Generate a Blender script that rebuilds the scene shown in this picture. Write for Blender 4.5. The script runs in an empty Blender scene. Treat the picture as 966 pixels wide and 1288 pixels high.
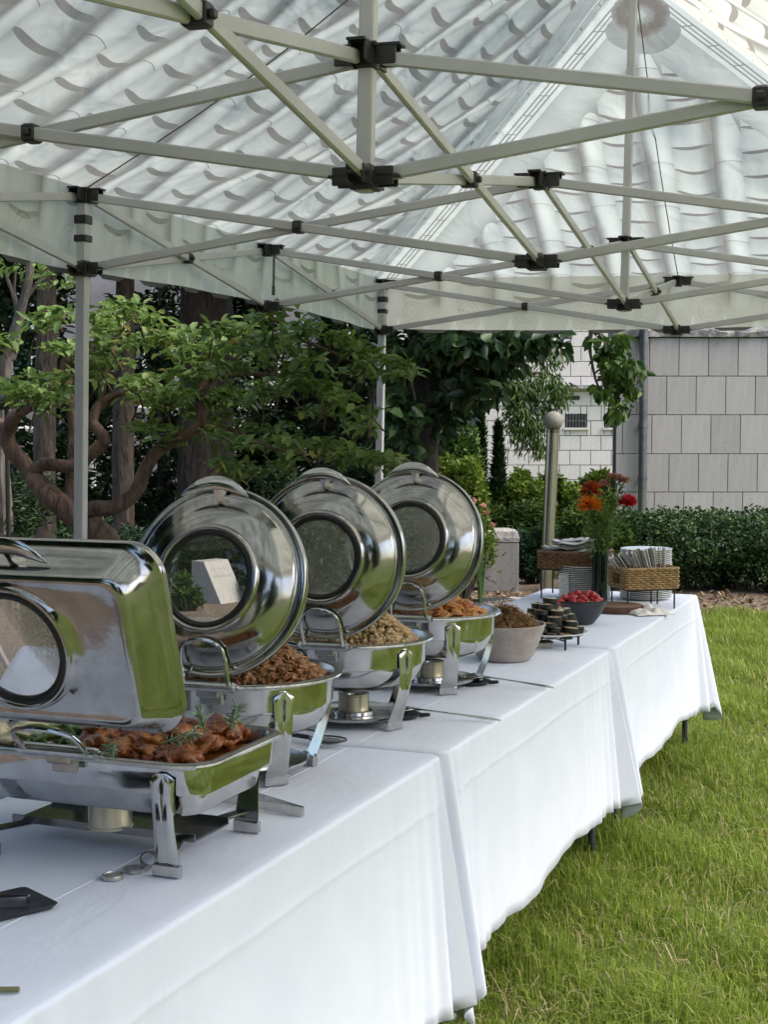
import bpy, bmesh, math, random
import numpy as np
from mathutils import Vector, Matrix
random.seed(7); rng = np.random.default_rng(7)
S = bpy.context.scene; COL = S.collection

# ------------------------------------------------------------------ camera
F_PX, CU, CV, PITCH, CAM_H = 1868.0, 483.0, 644.0, 0.0595, 1.55
cam_d = bpy.data.cameras.new('camera'); cam = bpy.data.objects.new('camera', cam_d); COL.objects.link(cam)
cam_d.sensor_fit = 'HORIZONTAL'; cam_d.sensor_width = 36.0; cam_d.lens = F_PX / 966 * 36
cam_d.clip_start = 0.05; cam_d.clip_end = 600
cam.location = (0, 0, CAM_H); cam.rotation_euler = (math.pi / 2 - PITCH, 0, 0)
S.camera = cam
# ------------------------------------------------------------------ sky, sun, exposure
SUN_EL, SUN_AZ = math.radians(51), math.radians(104)      # azimuth clockwise from +Y
W = bpy.data.worlds.new('World'); S.world = W; W.use_nodes = True
wn = W.node_tree.nodes; wl = W.node_tree.links; wn.clear()
sky = wn.new('ShaderNodeTexSky'); sky.sky_type = 'NISHITA'; sky.sun_disc = False
sky.sun_elevation = SUN_EL; sky.sun_rotation = SUN_AZ; sky.dust_density = 4.0; sky.air_density = 1.0; sky.ozone_density = 1.0
bg = wn.new('ShaderNodeBackground'); bg.inputs[1].default_value = 0.15
wo = wn.new('ShaderNodeOutputWorld'); wl.new(sky.outputs[0], bg.inputs[0]); wl.new(bg.outputs[0], wo.inputs[0])
sun_d = bpy.data.lights.new('sun', 'SUN'); sun_d.energy = 0.95; sun_d.angle = math.radians(40); sun_d.color = (1, .97, .92)
sun = bpy.data.objects.new('sun', sun_d); COL.objects.link(sun)
sdir = Vector((math.sin(SUN_AZ) * math.cos(SUN_EL), math.cos(SUN_AZ) * math.cos(SUN_EL), math.sin(SUN_EL)))
sun.rotation_euler = sdir.to_track_quat('Z', 'Y').to_euler(); sun.location = (8, -2, 12)
S.view_settings.view_transform = 'Standard'; S.view_settings.look = 'None'
S.view_settings.gamma = 1; S.view_settings.exposure = 1.27
S.view_settings.use_curve_mapping = False
S.render.engine = 'CYCLES'
S.cycles.max_bounces = 10; S.cycles.transparent_max_bounces = 16; S.cycles.use_denoising = True
S.cycles.caustics_reflective = False; S.cycles.caustics_refractive = False

# ------------------------------------------------------------------ photograph pixel -> place
def ray(u, v):
    x, z = (u - CU) / F_PX, (CV - v) / F_PX
    return Vector((x, math.cos(PITCH) + z * math.sin(PITCH), z * math.cos(PITCH) - math.sin(PITCH)))
def on_z(u, v, h=0.0):
    d = ray(u, v); t = (h - CAM_H) / d.z
    return Vector((d.x * t, d.y * t, h))
def at_y(u, v, Y):
    d = ray(u, v); t = Y / d.y
    return Vector((d.x * t, Y, CAM_H + d.z * t))

# ------------------------------------------------------------------ mesh helpers
def link(o, parent=None):
    COL.objects.link(o)
    if parent is not None: o.parent = parent
    return o
def tag(o, label=None, cat=None, group=None, kind=None):
    if label: o['label'] = label
    if cat: o['category'] = cat
    if group: o['group'] = group
    if kind: o['kind'] = kind
    return o
def empty(name, loc=(0, 0, 0), rz=0.0, parent=None):
    o = bpy.data.objects.new(name, None); link(o, parent); o.location = loc; o.rotation_euler = (0, 0, rz)
    o.empty_display_size = .05
    return o
def copy_tree(o, parent=None):
    c = o.copy(); COL.objects.link(c); c.parent = parent
    for ch in o.children: copy_tree(ch, c)
    return c
class MB:
    """collects vertices and faces, build() links them as one mesh object"""
    def __init__(self): self.v = []; self.f = []; self.m = []; self.cur = 0
    def add(self, vs, fs):
        b = len(self.v); self.v += [tuple(p) for p in vs]
        for q in fs: self.f.append(tuple(i + b for i in q)); self.m.append(self.cur)
        return self
    def box(self, c, s, R=None, bev=0.0):
        hx, hy, hz = s[0] / 2, s[1] / 2, s[2] / 2
        if bev <= 0:
            vs = [Vector((x * hx, y * hy, z * hz)) for z in (-1, 1) for y in (-1, 1) for x in (-1, 1)]
            fs = [(0, 2, 3, 1), (4, 5, 7, 6), (0, 1, 5, 4), (2, 6, 7, 3), (0, 4, 6, 2), (1, 3, 7, 5)]
        else:
            b = bev; vs = []; fs = []
            for zz, k in ((-hz, 1), (-hz + b, 0), (hz - b, 0), (hz, 1)):
                e = b if k else 0
                for sx, sy in ((1, 1), (-1, 1), (-1, -1), (1, -1)):
                    X, Y = hx - e, hy - e
                    p = [(sx * X, sy * (Y - b * .6)), (sx * (X - b * .6), sy * Y)]
                    if sx * sy < 0: p.reverse()
                    vs += [Vector((a, c_, zz)) for a, c_ in p]
            for r in range(3):
                for i in range(8): fs.append((r * 8 + i, r * 8 + (i + 1) % 8, r * 8 + 8 + (i + 1) % 8, r * 8 + 8 + i))
            fs.append(tuple(range(7, -1, -1))); fs.append(tuple(range(24, 32)))
        c = Vector(c)
        return self.add([(R @ p if R else p) + c for p in vs], fs)
    def bar(self, a, b, w, h, up=(0, 0, 1), bev=0.002):
        a, b = Vector(a), Vector(b); d = b - a; L = d.length; x = d / L
        y = Vector(up).cross(x)
        if y.length < 1e-5: y = Vector((1, 0, 0)).cross(x)
        y.normalize(); z = x.cross(y)
        R = Matrix((x, y, z)).transposed()
        return self.box((a + b) / 2, (L, w, h), R, bev)
    def tube(self, pts, r, n=8, closed=False, cap=True):
        pts = [Vector(p) for p in pts]; k = len(pts)
        rs = list(r) if hasattr(r, '__len__') else [r] * k
        up = None; base = len(self.v); vs = []
        for i, p in enumerate(pts):
            if closed: d = pts[(i + 1) % k] - pts[i - 1]
            else: d = pts[min(i + 1, k - 1)] - pts[max(i - 1, 0)]
            d.normalize()
            if up is None:
                up = d.cross(Vector((0, 0, 1)))
                if up.length < .1: up = d.cross(Vector((1, 0, 0)))
                up.normalize()
            up = (up - d * up.dot(d))
            up = up.normalized() if up.length > 1e-6 else d.orthogonal().normalized()
            w = d.cross(up)
            for j in range(n):
                a = 2 * math.pi * j / n
                vs.append(p + (up * math.cos(a) + w * math.sin(a)) * rs[i])
        fs = []
        for i in range(k if closed else k - 1):
            for j in range(n):
                fs.append((i * n + j, i * n + (j + 1) % n, ((i + 1) % k) * n + (j + 1) % n, ((i + 1) % k) * n + j))
        if cap and not closed:
            fs.append(tuple(range(n - 1, -1, -1))); fs.append(tuple(range((k - 1) * n, k * n)))
        return self.add(vs, fs)
    def lathe(self, prof, n=48, c=(0, 0, 0), R=None, wob=None):
        """prof: (r, z) from one end to the other; r=0 closes"""
        rows = []; vs = []; fs = []; c = Vector(c)
        for r, z in prof:
            if r <= 1e-6: rows.append([len(vs)]); vs.append(Vector((0, 0, z)))
            else:
                rows.append(list(range(len(vs), len(vs) + n)))
                for j in range(n):
                    a = 2 * math.pi * j / n
                    vs.append(Vector((r * math.cos(a), r * math.sin(a), z)))
        for A, B in zip(rows, rows[1:]):
            for j in range(n):
                j2 = (j + 1) % n
                if len(A) == 1 and len(B) == 1: continue
                if len(A) == 1: fs.append((A[0], B[j2], B[j]))
                elif len(B) == 1: fs.append((A[j], A[j2], B[0]))
                else: fs.append((A[j], A[j2], B[j2], B[j]))
        return self.add([(R @ p if R else p) + c for p in vs], fs)
    def loft(self, loops, closed=True, cap0=False, cap1=False):
        n = len(loops[0]); vs = [p for L in loops for p in L]; fs = []
        for i in range(len(loops) - 1):
            for j in range(n if closed else n - 1):
                fs.append((i * n + j, i * n + (j + 1) % n, (i + 1) * n + (j + 1) % n, (i + 1) * n + j))
        if cap0: fs.append(tuple(range(n - 1, -1, -1)))
        if cap1: fs.append(tuple(range((len(loops) - 1) * n, len(loops) * n)))
        return self.add(vs, fs)
    def build(self, name, mat, parent=None, smooth=True, angle=35, mesh_only=False):
        me = bpy.data.meshes.new(name); me.from_pydata(self.v, [], self.f)
        for m in (mat if isinstance(mat, (list, tuple)) else [mat]): me.materials.append(m)
        if any(self.m): me.polygons.foreach_set('material_index', self.m)
        if smooth:
            me.shade_smooth()
            if angle: me.set_sharp_from_angle(angle=math.radians(angle))
        me.update()
        if mesh_only: return me
        return link(bpy.data.objects.new(name, me), parent)
def np_mesh(name, V, Fidx, mat, parent=None, smooth=False, nper=None):
    """fast mesh: V (n,3), Fidx (m,k) all faces with k corners"""
    me = bpy.data.meshes.new(name); m, k = Fidx.shape
    me.vertices.add(len(V)); me.vertices.foreach_set('co', np.ascontiguousarray(V, np.float32).ravel())
    me.loops.add(m * k); me.loops.foreach_set('vertex_index', np.ascontiguousarray(Fidx, np.int32).ravel())
    me.polygons.add(m); me.polygons.foreach_set('loop_start', np.arange(0, m * k, k, dtype=np.int32))
    me.polygons.foreach_set('loop_total', np.full(m, k, np.int32))
    me.materials.append(mat); me.update(calc_edges=True); me.validate()
    if smooth: me.shade_smooth()
    return link(bpy.data.objects.new(name, me), parent)
def rr(hx, hy, r, z, n=6):
    """rounded rectangle loop"""
    L = []
    for cx, cy, a0 in ((hx - r, hy - r, 0), (-hx + r, hy - r, 90), (-hx + r, -hy + r, 180), (hx - r, -hy + r, 270)):
        for i in range(n + 1):
            a = math.radians(a0 + 90 * i / n); L.append(Vector((cx + r * math.cos(a), cy + r * math.sin(a), z)))
    return L
def blob(seed, n=2, amp=.25, sx=1, sy=1, sz=1, freq=2.2):
    """lumpy closed piece"""
    bm = bmesh.new(); bmesh.ops.create_icosphere(bm, subdivisions=n, radius=1)
    r = random.Random(seed); ph = [(Vector((r.gauss(0, 1), r.gauss(0, 1), r.gauss(0, 1))) * freq, r.uniform(0, 6)) for _ in range(6)]
    for v in bm.verts:
        d = sum(math.sin(v.co.dot(k) + p) + .38 * math.sin(v.co.dot(k) * 2.9 + p * 2) for k, p in ph) / 6 * 1.6
        v.co *= 1 + amp * d; v.co.x *= sx; v.co.y *= sy; v.co.z *= sz
    vs = [v.co.copy() for v in bm.verts]; fs = [tuple(v.index for v in f.verts) for f in bm.faces]; bm.free()
    return vs, fs

# ------------------------------------------------------------------ node helpers and materials
class X:
    """a float socket with arithmetic"""
    def __init__(s, nt, k): s.nt = nt; s.k = k
    def _op(s, op, *o):
        n = s.nt.nodes.new('ShaderNodeMath'); n.operation = op
        for i, a in enumerate((s,) + o):
            if isinstance(a, X): s.nt.links.new(a.k, n.inputs[i])
            else: n.inputs[i].default_value = float(a)
        return X(s.nt, n.outputs[0])
    def __add__(s, o): return s._op('ADD', o)
    def __sub__(s, o): return s._op('SUBTRACT', o)
    def __mul__(s, o): return s._op('MULTIPLY', o)
    def __truediv__(s, o): return s._op('DIVIDE', o)
    __radd__ = __add__; __rmul__ = __mul__
    def __rsub__(s, o): return (s * -1) + o
    def frac(s): return s._op('FRACT')
    def abs(s): return s._op('ABSOLUTE')
    def sq(s): return s * s
    def lt(s, o): return s._op('LESS_THAN', o)
    def gt(s, o): return s._op('GREATER_THAN', o)
    def floor(s): return s._op('FLOOR')
    def sin(s): return s._op('SINE')
    def sqrt(s): return s._op('SQRT')
    def max(s, o): return s._op('MAXIMUM', o)
    def min(s, o): return s._op('MINIMUM', o)
    def sstep(s, a, b):
        n = s.nt.nodes.new('ShaderNodeMapRange'); n.interpolation_type = 'SMOOTHSTEP'
        s.nt.links.new(s.k, n.inputs[0]); n.inputs[1].default_value = a; n.inputs[2].default_value = b
        return X(s.nt, n.outputs[0])
def mixf(f, a, b):
    return a + (b - a) * f if isinstance(a, X) else (b - a) * f + a
class M:
    """material being written"""
    def __init__(s, name):
        s.mat = bpy.data.materials.new(name); s.mat.use_nodes = True; s.nt = s.mat.node_tree; s.nt.nodes.clear()
        s.out = s.nt.nodes.new('ShaderNodeOutputMaterial')
    def n(s, t, **kw):
        x = s.nt.nodes.new(t)
        for k, v in kw.items(): setattr(x, k, v)
        return x
    def l(s, a, b): s.nt.links.new(a.k if isinstance(a, X) else a, b)
    def tex(s, scale, detail=4, rough=.55, coord='Object', kind='noise', dist=0, mapscale=None):
        tc = s.n('ShaderNodeTexCoord'); src = tc.outputs[coord]
        if mapscale:
            mp = s.n('ShaderNodeMapping'); mp.inputs[3].default_value = mapscale; s.l(src, mp.inputs[0]); src = mp.outputs[0]
        if kind == 'noise':
            t = s.n('ShaderNodeTexNoise'); t.inputs['Detail'].default_value = detail; t.inputs['Roughness'].default_value = rough
            t.inputs['Distortion'].default_value = dist
        else: t = s.n('ShaderNodeTexVoronoi')
        t.inputs['Scale'].default_value = scale; s.l(src, t.inputs['Vector'])
        return X(s.nt, t.outputs['Fac' if kind == 'noise' else 'Distance'])
    def uv(s, name):
        u = s.n('ShaderNodeUVMap'); u.uv_map = name; p = s.n('ShaderNodeSeparateXYZ'); s.l(u.outputs[0], p.inputs[0])
        return X(s.nt, p.outputs[0]), X(s.nt, p.outputs[1])
    def ramp(s, f, stops):
        r = s.n('ShaderNodeValToRGB'); e = r.color_ramp.elements
        while len(e) < len(stops): e.new(.5)
        for q, (p, c) in zip(e, stops): q.position = p; q.color = (*c, 1)
        s.l(f, r.inputs[0]); return r.outputs[0]
    def bsdf(s, **kw):
        b = s.n('ShaderNodeBsdfPrincipled')
        for k, v in kw.items():
            i = b.inputs[k.replace('_', ' ')]
            if isinstance(v, X) or hasattr(v, 'is_linked'): s.l(v, i)
            else: i.default_value = (*v, 1) if isinstance(v, tuple) and len(v) == 3 else v
        return b
    def bump(s, h, strength=.3, dist=.01):
        b = s.n('ShaderNodeBump'); b.inputs['Strength'].default_value = strength; b.inputs['Distance'].default_value = dist
        s.l(h, b.inputs['Height']); return b.outputs[0]
    def done(s, b):
        s.l(b.outputs[0] if hasattr(b, 'outputs') else b, s.out.inputs[0]); return s.mat
def simple(name, c1, c2=None, scale=20, rough=.5, metal=0.0, bump=0, bscale=None, bdist=.004, spread=(.35, .65), coord='Object', rv=0, **kw):
    m = M(name); args = dict(Roughness=rough, Metallic=metal, **kw)
    if c2 is not None:
        t = m.tex(scale, coord=coord); args['Base_Color'] = m.ramp(t, [(spread[0], c1), (spread[1], c2)])
    else: args['Base_Color'] = c1
    if rv: args['Roughness'] = m.tex(scale * 1.7, coord=coord) * rv + (rough - rv / 2)
    b = m.bsdf(**args)
    if bump: m.l(m.bump(m.tex(bscale or scale, coord=coord), bump, bdist), b.inputs['Normal'])
    return m.done(b)
def leafmat(name, stops, trans=.35, rough=.45, gloss=.3):
    m = M(name); g = m.n('ShaderNodeNewGeometry'); col = m.ramp(X(m.nt, g.outputs['Random Per Island']), stops)
    b = m.bsdf(Base_Color=col, Roughness=rough, Specular_IOR_Level=gloss)
    t = m.n('ShaderNodeBsdfTranslucent'); m.l(col, t.inputs[0])
    x = m.n('ShaderNodeMixShader'); x.inputs[0].default_value = trans
    m.l(b.outputs[0], x.inputs[1]); m.l(t.outputs[0], x.inputs[2]); return m.done(x)
MAT = {}
MAT['chrome'] = simple('polished_steel', (.50, .49, .475), (.62, .615, .6), scale=22, rough=.10, metal=1.0, bump=.03, bscale=14, bdist=.01, rv=.08)
MAT['steel'] = simple('brushed_steel', (.5, .5, .49), (.62, .62, .6), scale=60, rough=.22, metal=1.0)
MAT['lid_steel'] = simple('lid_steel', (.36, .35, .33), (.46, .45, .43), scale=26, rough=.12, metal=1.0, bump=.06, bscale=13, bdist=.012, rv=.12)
MAT['dark_steel'] = simple('dark_grey_steel', (.25, .25, .24), rough=.2, metal=1.0)  # darker steel for the post collar and the rectangular burner shelf
MAT['gasket'] = simple('black_rubber', (.012, .012, .012), rough=.4)
MAT['black'] = simple('black_plastic', (.015, .015, .016), (.03, .03, .03), scale=30, rough=.45)
MAT['alu'] = simple('painted_aluminium', (.50, .49, .505), (.57, .56, .575), scale=7, rough=.42, metal=.15, bump=.05, bscale=60, bdist=.002)
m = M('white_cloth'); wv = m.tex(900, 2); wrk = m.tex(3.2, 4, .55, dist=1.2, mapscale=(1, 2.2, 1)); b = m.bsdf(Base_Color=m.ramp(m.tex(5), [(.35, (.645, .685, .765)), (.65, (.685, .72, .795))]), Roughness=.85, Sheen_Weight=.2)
b1 = m.n('ShaderNodeBump'); b1.inputs['Strength'].default_value = .22; b1.inputs['Distance'].default_value = .02; m.l(wrk, b1.inputs['Height'])
b2 = m.n('ShaderNodeBump'); b2.inputs['Strength'].default_value = .12; b2.inputs['Distance'].default_value = .0006; m.l(wv, b2.inputs['Height']); m.l(b1.outputs[0], b2.inputs['Normal']); m.l(b2.outputs[0], b.inputs['Normal']); MAT['cloth'] = m.done(b)
MAT['can'] = simple('gold_tin', (.55, .50, .36), (.66, .6, .45), scale=14, rough=.32, metal=.75)
MAT['table_grey'] = simple('table_plastic', (.5, .5, .48), rough=.6)
MAT['tube'] = simple('grey_tube', (.06, .065, .07), rough=.4, metal=.3)

# ================================================================== THE SETTING
PHI = 0.3765                                   # direction of the row of tables, from +Y towards +X
E1 = Vector((math.sin(PHI), math.cos(PHI), 0)); E2 = Vector((math.cos(PHI), -math.sin(PHI), 0))
def ST(s, t, z=0.0): return E1 * s + E2 * t + Vector((0, 0, z))
T_EDGE = -1.19                                 # right-hand edge of the tables
TOP = 0.742                                    # height of the clothed table top

m = M('lawn_soil'); a = m.tex(1.3, 5); b_ = m.tex(60, 6)
m_l = m.bsdf(Base_Color=m.ramp(a * .45 + b_ * .55, [(.36, (.06, .095, .018)), (.52, (.10, .145, .025)), (.66, (.20, .17, .07))]), Roughness=.95)
m.l(m.bump(b_, .6, .02), m_l.inputs['Normal']); MAT['lawn'] = m.done(m_l)
MAT['gravel'] = simple('brown_gravel', (.095, .074, .056), (.27, .225, .18), scale=70, rough=.95, bump=.9, bscale=90, bdist=.012, spread=(.3, .7))
MAT['mulch'] = simple('mulch', (.06, .044, .031), (.22, .165, .11), scale=45, rough=.95, bump=.9, bscale=60, bdist=.015, spread=(.3, .7))
def sheet(name, pts, z, mat):
    o = MB().add([(p[0], p[1], z) for p in pts], [tuple(range(len(pts)))]).build(name, mat, smooth=False)
    o['kind'] = 'structure'; return o
sheet('lawn', [(-300, -200), (300, -200), (300, 400), (-300, 400)], 0, MAT['lawn'])
gl0, gl1 = ST(-6, -1.98), ST(12.0, -1.98)
sheet('gravel_ground', [(-14, -3.5), (gl0.x, gl0.y), (gl1.x, gl1.y), (1.9, 11.7), (1.9, 12.0), (-14, 12.0)], .004, MAT['gravel'])
sheet('mulch_bed', [(-14, 11.95), (14, 11.75), (14, 15.2), (-14, 15.2)], .008, MAT['mulch'])

def leaf_quads(P, L, Wd, droop=.3, flat=.5, dirs=None):
    n = len(P)
    az = rng.uniform(0, 2 * np.pi, n); el = rng.normal(-droop, .45, n)
    d = np.stack([np.cos(az) * np.cos(el), np.sin(az) * np.cos(el), np.sin(el)], 1)
    if dirs is not None: d = dirs + d * .55; d /= np.linalg.norm(d, axis=1)[:, None]
    nr = rng.normal(0, 1, (n, 3)) * (1 - flat) + np.array([0, 0, 1.0]) * flat * 1.6
    w = np.cross(d, nr); w /= np.linalg.norm(w, axis=1)[:, None] + 1e-9
    nn_ = np.cross(w, d)
    L = (L * rng.uniform(.65, 1.3, n))[:, None]; Wd = (Wd * rng.uniform(.7, 1.25, n))[:, None]
    V = np.zeros((n, 6, 3)); fold = .18
    V[:, 0] = P; V[:, 1] = P + d * L * .33 + w * Wd * .5 + nn_ * Wd * fold; V[:, 2] = P + d * L * .72 + w * Wd * .38 + nn_ * Wd * fold
    V[:, 3] = P + d * L - nn_ * L * .06; V[:, 4] = P + d * L * .72 - w * Wd * .38 + nn_ * Wd * fold; V[:, 5] = P + d * L * .33 - w * Wd * .5 + nn_ * Wd * fold
    b = np.arange(n)[:, None] * 6
    F = np.concatenate([b + np.array([[0, 1, 2, 3]]), b + np.array([[0, 3, 4, 5]])], 0)
    return V.reshape(-1, 3), F
# ---- lawn grass: real blades
def blades(P, L, Wd, lean, az, mat, name):
    n = len(P); d = np.stack([np.cos(az), np.sin(az), np.zeros(n)], 1); w = np.stack([-np.sin(az), np.cos(az), np.zeros(n)], 1)
    up = np.array([0, 0, 1.0])
    V = np.zeros((n, 5, 3))
    V[:, 0] = P - w * Wd[:, None] / 2; V[:, 1] = P + w * Wd[:, None] / 2
    midp = P + up * (L * .6)[:, None] + d * (L * lean * .3)[:, None]
    V[:, 2] = midp + w * Wd[:, None] * .4; V[:, 3] = midp - w * Wd[:, None] * .4
    V[:, 4] = P + up * (L * (1 - .35 * lean))[:, None] + d * (L * lean)[:, None]
    b = np.arange(n)[:, None] * 5
    F = np.concatenate([b + np.array([[0, 1, 2]]), b + np.array([[0, 2, 3]]), b + np.array([[3, 2, 4]])], 0)
    return np_mesh(name, V.reshape(-1, 3), F, mat)
def lawn_points(n, y0, y1):
    Y = y0 + (y1 - y0) * rng.random(n) ** 1.1
    xl = np.full(n, -.2); xr = (1000 - CU) / F_PX * Y + .55
    Xx = xl + (xr - xl) * rng.random(n)
    t = Xx * math.cos(PHI) - Y * math.sin(PHI)
    k = (t > -1.97)
    return Xx[k], Y[k]
gx, gy = lawn_points(330000, 3.2, 12.0)
wy = rng.uniform(1.2, 12.0, 150000); wx = (1000 - CU) / F_PX * wy + .5 + 3.2 * rng.random(150000) ** 1.3 - np.clip(3.2 - wy, 0, 2) * .6
gx, gy = np.concatenate([gx, wx]), np.concatenate([gy, wy])
pat = np.sin(gx * 3.1 + 1.7 * np.sin(gy * 2.3)) * np.sin(gy * 2.7 + 1.3 * np.sin(gx * 4.1)) + .5 * np.sin(gx * 9 + gy * 7)
keep = rng.random(len(gx)) < np.clip(.78 + .22 * pat, .25, 1)
gx, gy, pat = gx[keep], gy[keep], pat[keep]; ng = len(gx)
gl = np.clip(rng.normal(.050, .024, ng) * (1 + .42 * pat), .012, .15)
MAT['grass'] = leafmat('grass_blade', [(0, (.11, .17, .02)), (.3, (.20, .29, .034)), (.7, (.28, .38, .05)), (.88, (.36, .42, .075)), (1, (.5, .43, .2))], trans=.48, rough=.5)
g = blades(np.stack([gx, gy, np.zeros(ng)], 1), gl, rng.uniform(.0026, .0054, ng) * (1 + .05 * (gy - 3)), np.abs(rng.normal(.5, .42, ng)), rng.uniform(0, 6.283, ng), MAT['grass'], 'lawn_grass')
nt_ = 7000; tx, ty = lawn_points(nt_, 3.2, 11.0); nt_ = len(tx)
MAT['thatch'] = leafmat('thatch', [(0, (.20, .15, .07)), (.6, (.36, .29, .15)), (1, (.5, .42, .26))], trans=.2)
th_ = blades(np.stack([tx, ty, np.full(nt_, .004)], 1), rng.uniform(.03, .09, nt_), rng.uniform(.002, .004, nt_), rng.uniform(.9, 2.2, nt_), rng.uniform(0, 6.283, nt_), MAT['thatch'], 'dead_grass')
tag(th_, 'straw coloured dead blades lying in the lawn', 'grass', kind='stuff')
tag(g, 'bright green uneven lawn grass beside the clothed tables', 'grass', kind='stuff')
ex, ey = rng.uniform(-.3, 6, 4200), rng.normal(11.9, .22, 4200)
MAT['drygrass'] = leafmat('dry_grass', [(0, (.10, .13, .03)), (.5, (.25, .2, .08)), (1, (.36, .29, .14))], trans=.3)
g = blades(np.stack([ex, ey, np.zeros(4200)], 1), rng.uniform(.03, .10, 4200), rng.uniform(.004, .008, 4200), np.abs(rng.normal(.6, .3, 4200)), rng.uniform(0, 6.283, 4200), MAT['drygrass'], 'dry_grass')
tag(g, 'straw coloured dry grass along the edge of the mulch bed', 'dry grass', kind='stuff')

nl_ = 2600; lx_ = rng.uniform(-.5, 6.5, nl_); ly_ = rng.uniform(11.85, 13.5, nl_)
MAT['litter'] = leafmat('leaf_litter', [(0, (.07, .04, .02)), (.5, (.2, .13, .07)), (1, (.36, .27, .16))], trans=.1)
Vq, Fq_ = leaf_quads(np.stack([lx_, ly_, np.full(nl_, .014)], 1), .06, .03, droop=0, flat=.8)
tag(np_mesh('leaf_litter', Vq, Fq_, MAT['litter']), 'dry brown leaf litter on the mulch bed before the hedge', 'leaf litter', kind='stuff')
# ---- drain channel behind the tables
MAT['concrete'] = simple('concrete', (.22, .22, .215), (.34, .34, .33), scale=25, rough=.9, bump=.3)
p0, p1 = on_z(405, 786, .0), on_z(662, 755, .0)
dd = (p1 - p0).normalized(); nn = Vector((-dd.y, dd.x, 0)); dl = (p1 - p0).length
dr = MB(); dr.bar(p0 + Vector((0, 0, .012)), p1 + Vector((0, 0, .012)), .34, .02, bev=.004)
dr = dr.build('drain_channel', MAT['concrete']); dr['kind'] = 'structure'
gm = None
for k in range(int(dl / .3)):
    q = MB()
    if gm is None:
        for j in range(2): q.box((0, (j - .5) * .22, 0), (.28, .03, .02))
        for j in range(6): q.box((-.125 + j * .05, 0, .002), (.022, .2, .02))
        gm = q.build('drain_grate', MAT['steel'], mesh_only=True)
    o = link(bpy.data.objects.new('drain_grate', gm), dr); o.location = p0 + dd * (k * .3 + .15) + Vector((0, 0, .034)); o.rotation_euler.z = math.atan2(dd.y, dd.x)

# ---- granite wall, right
def granite(name, c1, c2, scale):
    m = M(name); a = m.tex(scale, 8, .8); s = m.tex(1.6, 5, .6, coord='Generated', mapscale=(3, 3, .5)); oi = m.n('ShaderNodeObjectInfo')
    f = a * .74 + s * .18 + X(m.nt, oi.outputs['Random']) * .08
    b = m.bsdf(Base_Color=m.ramp(f, [(.36, c1), (.62, c2)]), Roughness=.75)
    m.l(m.bump(a, .15, .004), b.inputs['Normal']); return m.done(b)
MAT['granite'] = granite('grey_granite', (.28, .266, .25), (.50, .478, .452), 75)
MAT['granite_pale'] = granite('pale_granite', (.52, .475, .45), (.70, .645, .615), 30)
MAT['joint'] = simple('dark_joint', (.045, .045, .045), rough=.9)
MAT['slate'] = simple('rough_stone', (.22, .21, .2), (.42, .41, .39), scale=14, rough=.9, bump=.8, bscale=12, bdist=.03)
MAT['dark_glass'] = simple('dark_window', (.02, .025, .03), rough=.08, Specular_IOR_Level=.7)
WY = 17.0
def pxm(px, Y): return px * Y / F_PX
gw = empty('granite_wall', (3.6, WY + .15, 0)); tag(gw, 'grey granite panel wall with rough stone coping behind the clipped hedge', 'wall')
wl0 = at_y(775, 500, WY).x; wr0 = at_y(1150, 500, WY).x
def child(o, p): o.parent = p; o.matrix_parent_inverse = Matrix.Translation(-p.location); return o
def core(x0, x1, y0, y1, z0, z1, name, mat, par):
    return child(MB().box(((x0 + x1) / 2, (y0 + y1) / 2, (z0 + z1) / 2), (x1 - x0, y1 - y0, z1 - z0)).build(name, mat, smooth=False), par)
core(wl0 + .01, wr0, WY + .012, WY + .3, 0, 2.52, 'wall_core', MAT['joint'], gw)
rows = [at_y(890, v, WY).z for v in (668, 619, 571, 522, 473.5, 425)]
zb = [0.0] + rows; pw = pxm(37.0, WY)
panel_mesh = {}
def panel(par, x0, x1, z0, z1, y, mat, th=.03, gap=.004, name='granite_panel'):
    w, h = round(x1 - x0 - 2 * gap, 3), round(z1 - z0 - 2 * gap, 3)
    if w < .02 or h < .02: return
    key = (w, h, mat.name)
    if key not in panel_mesh: panel_mesh[key] = MB().box((0, 0, 0), (w, th, h), bev=.0025).build(name, mat, smooth=False, mesh_only=True)
    o = link(bpy.data.objects.new(name, panel_mesh[key])); o.location = ((x0 + x1) / 2, y, (z0 + z1) / 2); child(o, par)
for r in range(len(zb) - 1):
    off = pxm(((34, 12, 30, 8, 26, 4)[r]), WY)
    xs = [wl0] + [wl0 + off + k * pw for k in range(14)]
    for x0, x1 in zip(xs, xs[1:]):
        if x0 < wr0: panel(gw, x0, min(x1, wr0), zb[r], zb[r + 1], WY, MAT['granite'])
cop = MB(); rr_ = random.Random(3); nx = 40
top = []
for i in range(nx + 1):
    x = wl0 - .05 + (wr0 - wl0 + .05) * i / nx; j = lambda s: rr_.uniform(-s, s)
    top.append([Vector((x, WY - .06 + j(.018), rows[-1] + .006)), Vector((x, WY - .08 + j(.022), rows[-1] + .07 + j(.02))), Vector((x, WY - .05 + j(.02), rows[-1] + .15 + j(.02))), Vector((x, WY + .35, rows[-1] + .16)), Vector((x, WY + .35, rows[-1] + .006))])
cop.loft(top, closed=True, cap0=True, cap1=True); child(cop.build('coping', MAT['slate'], smooth=False), gw)
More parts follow.
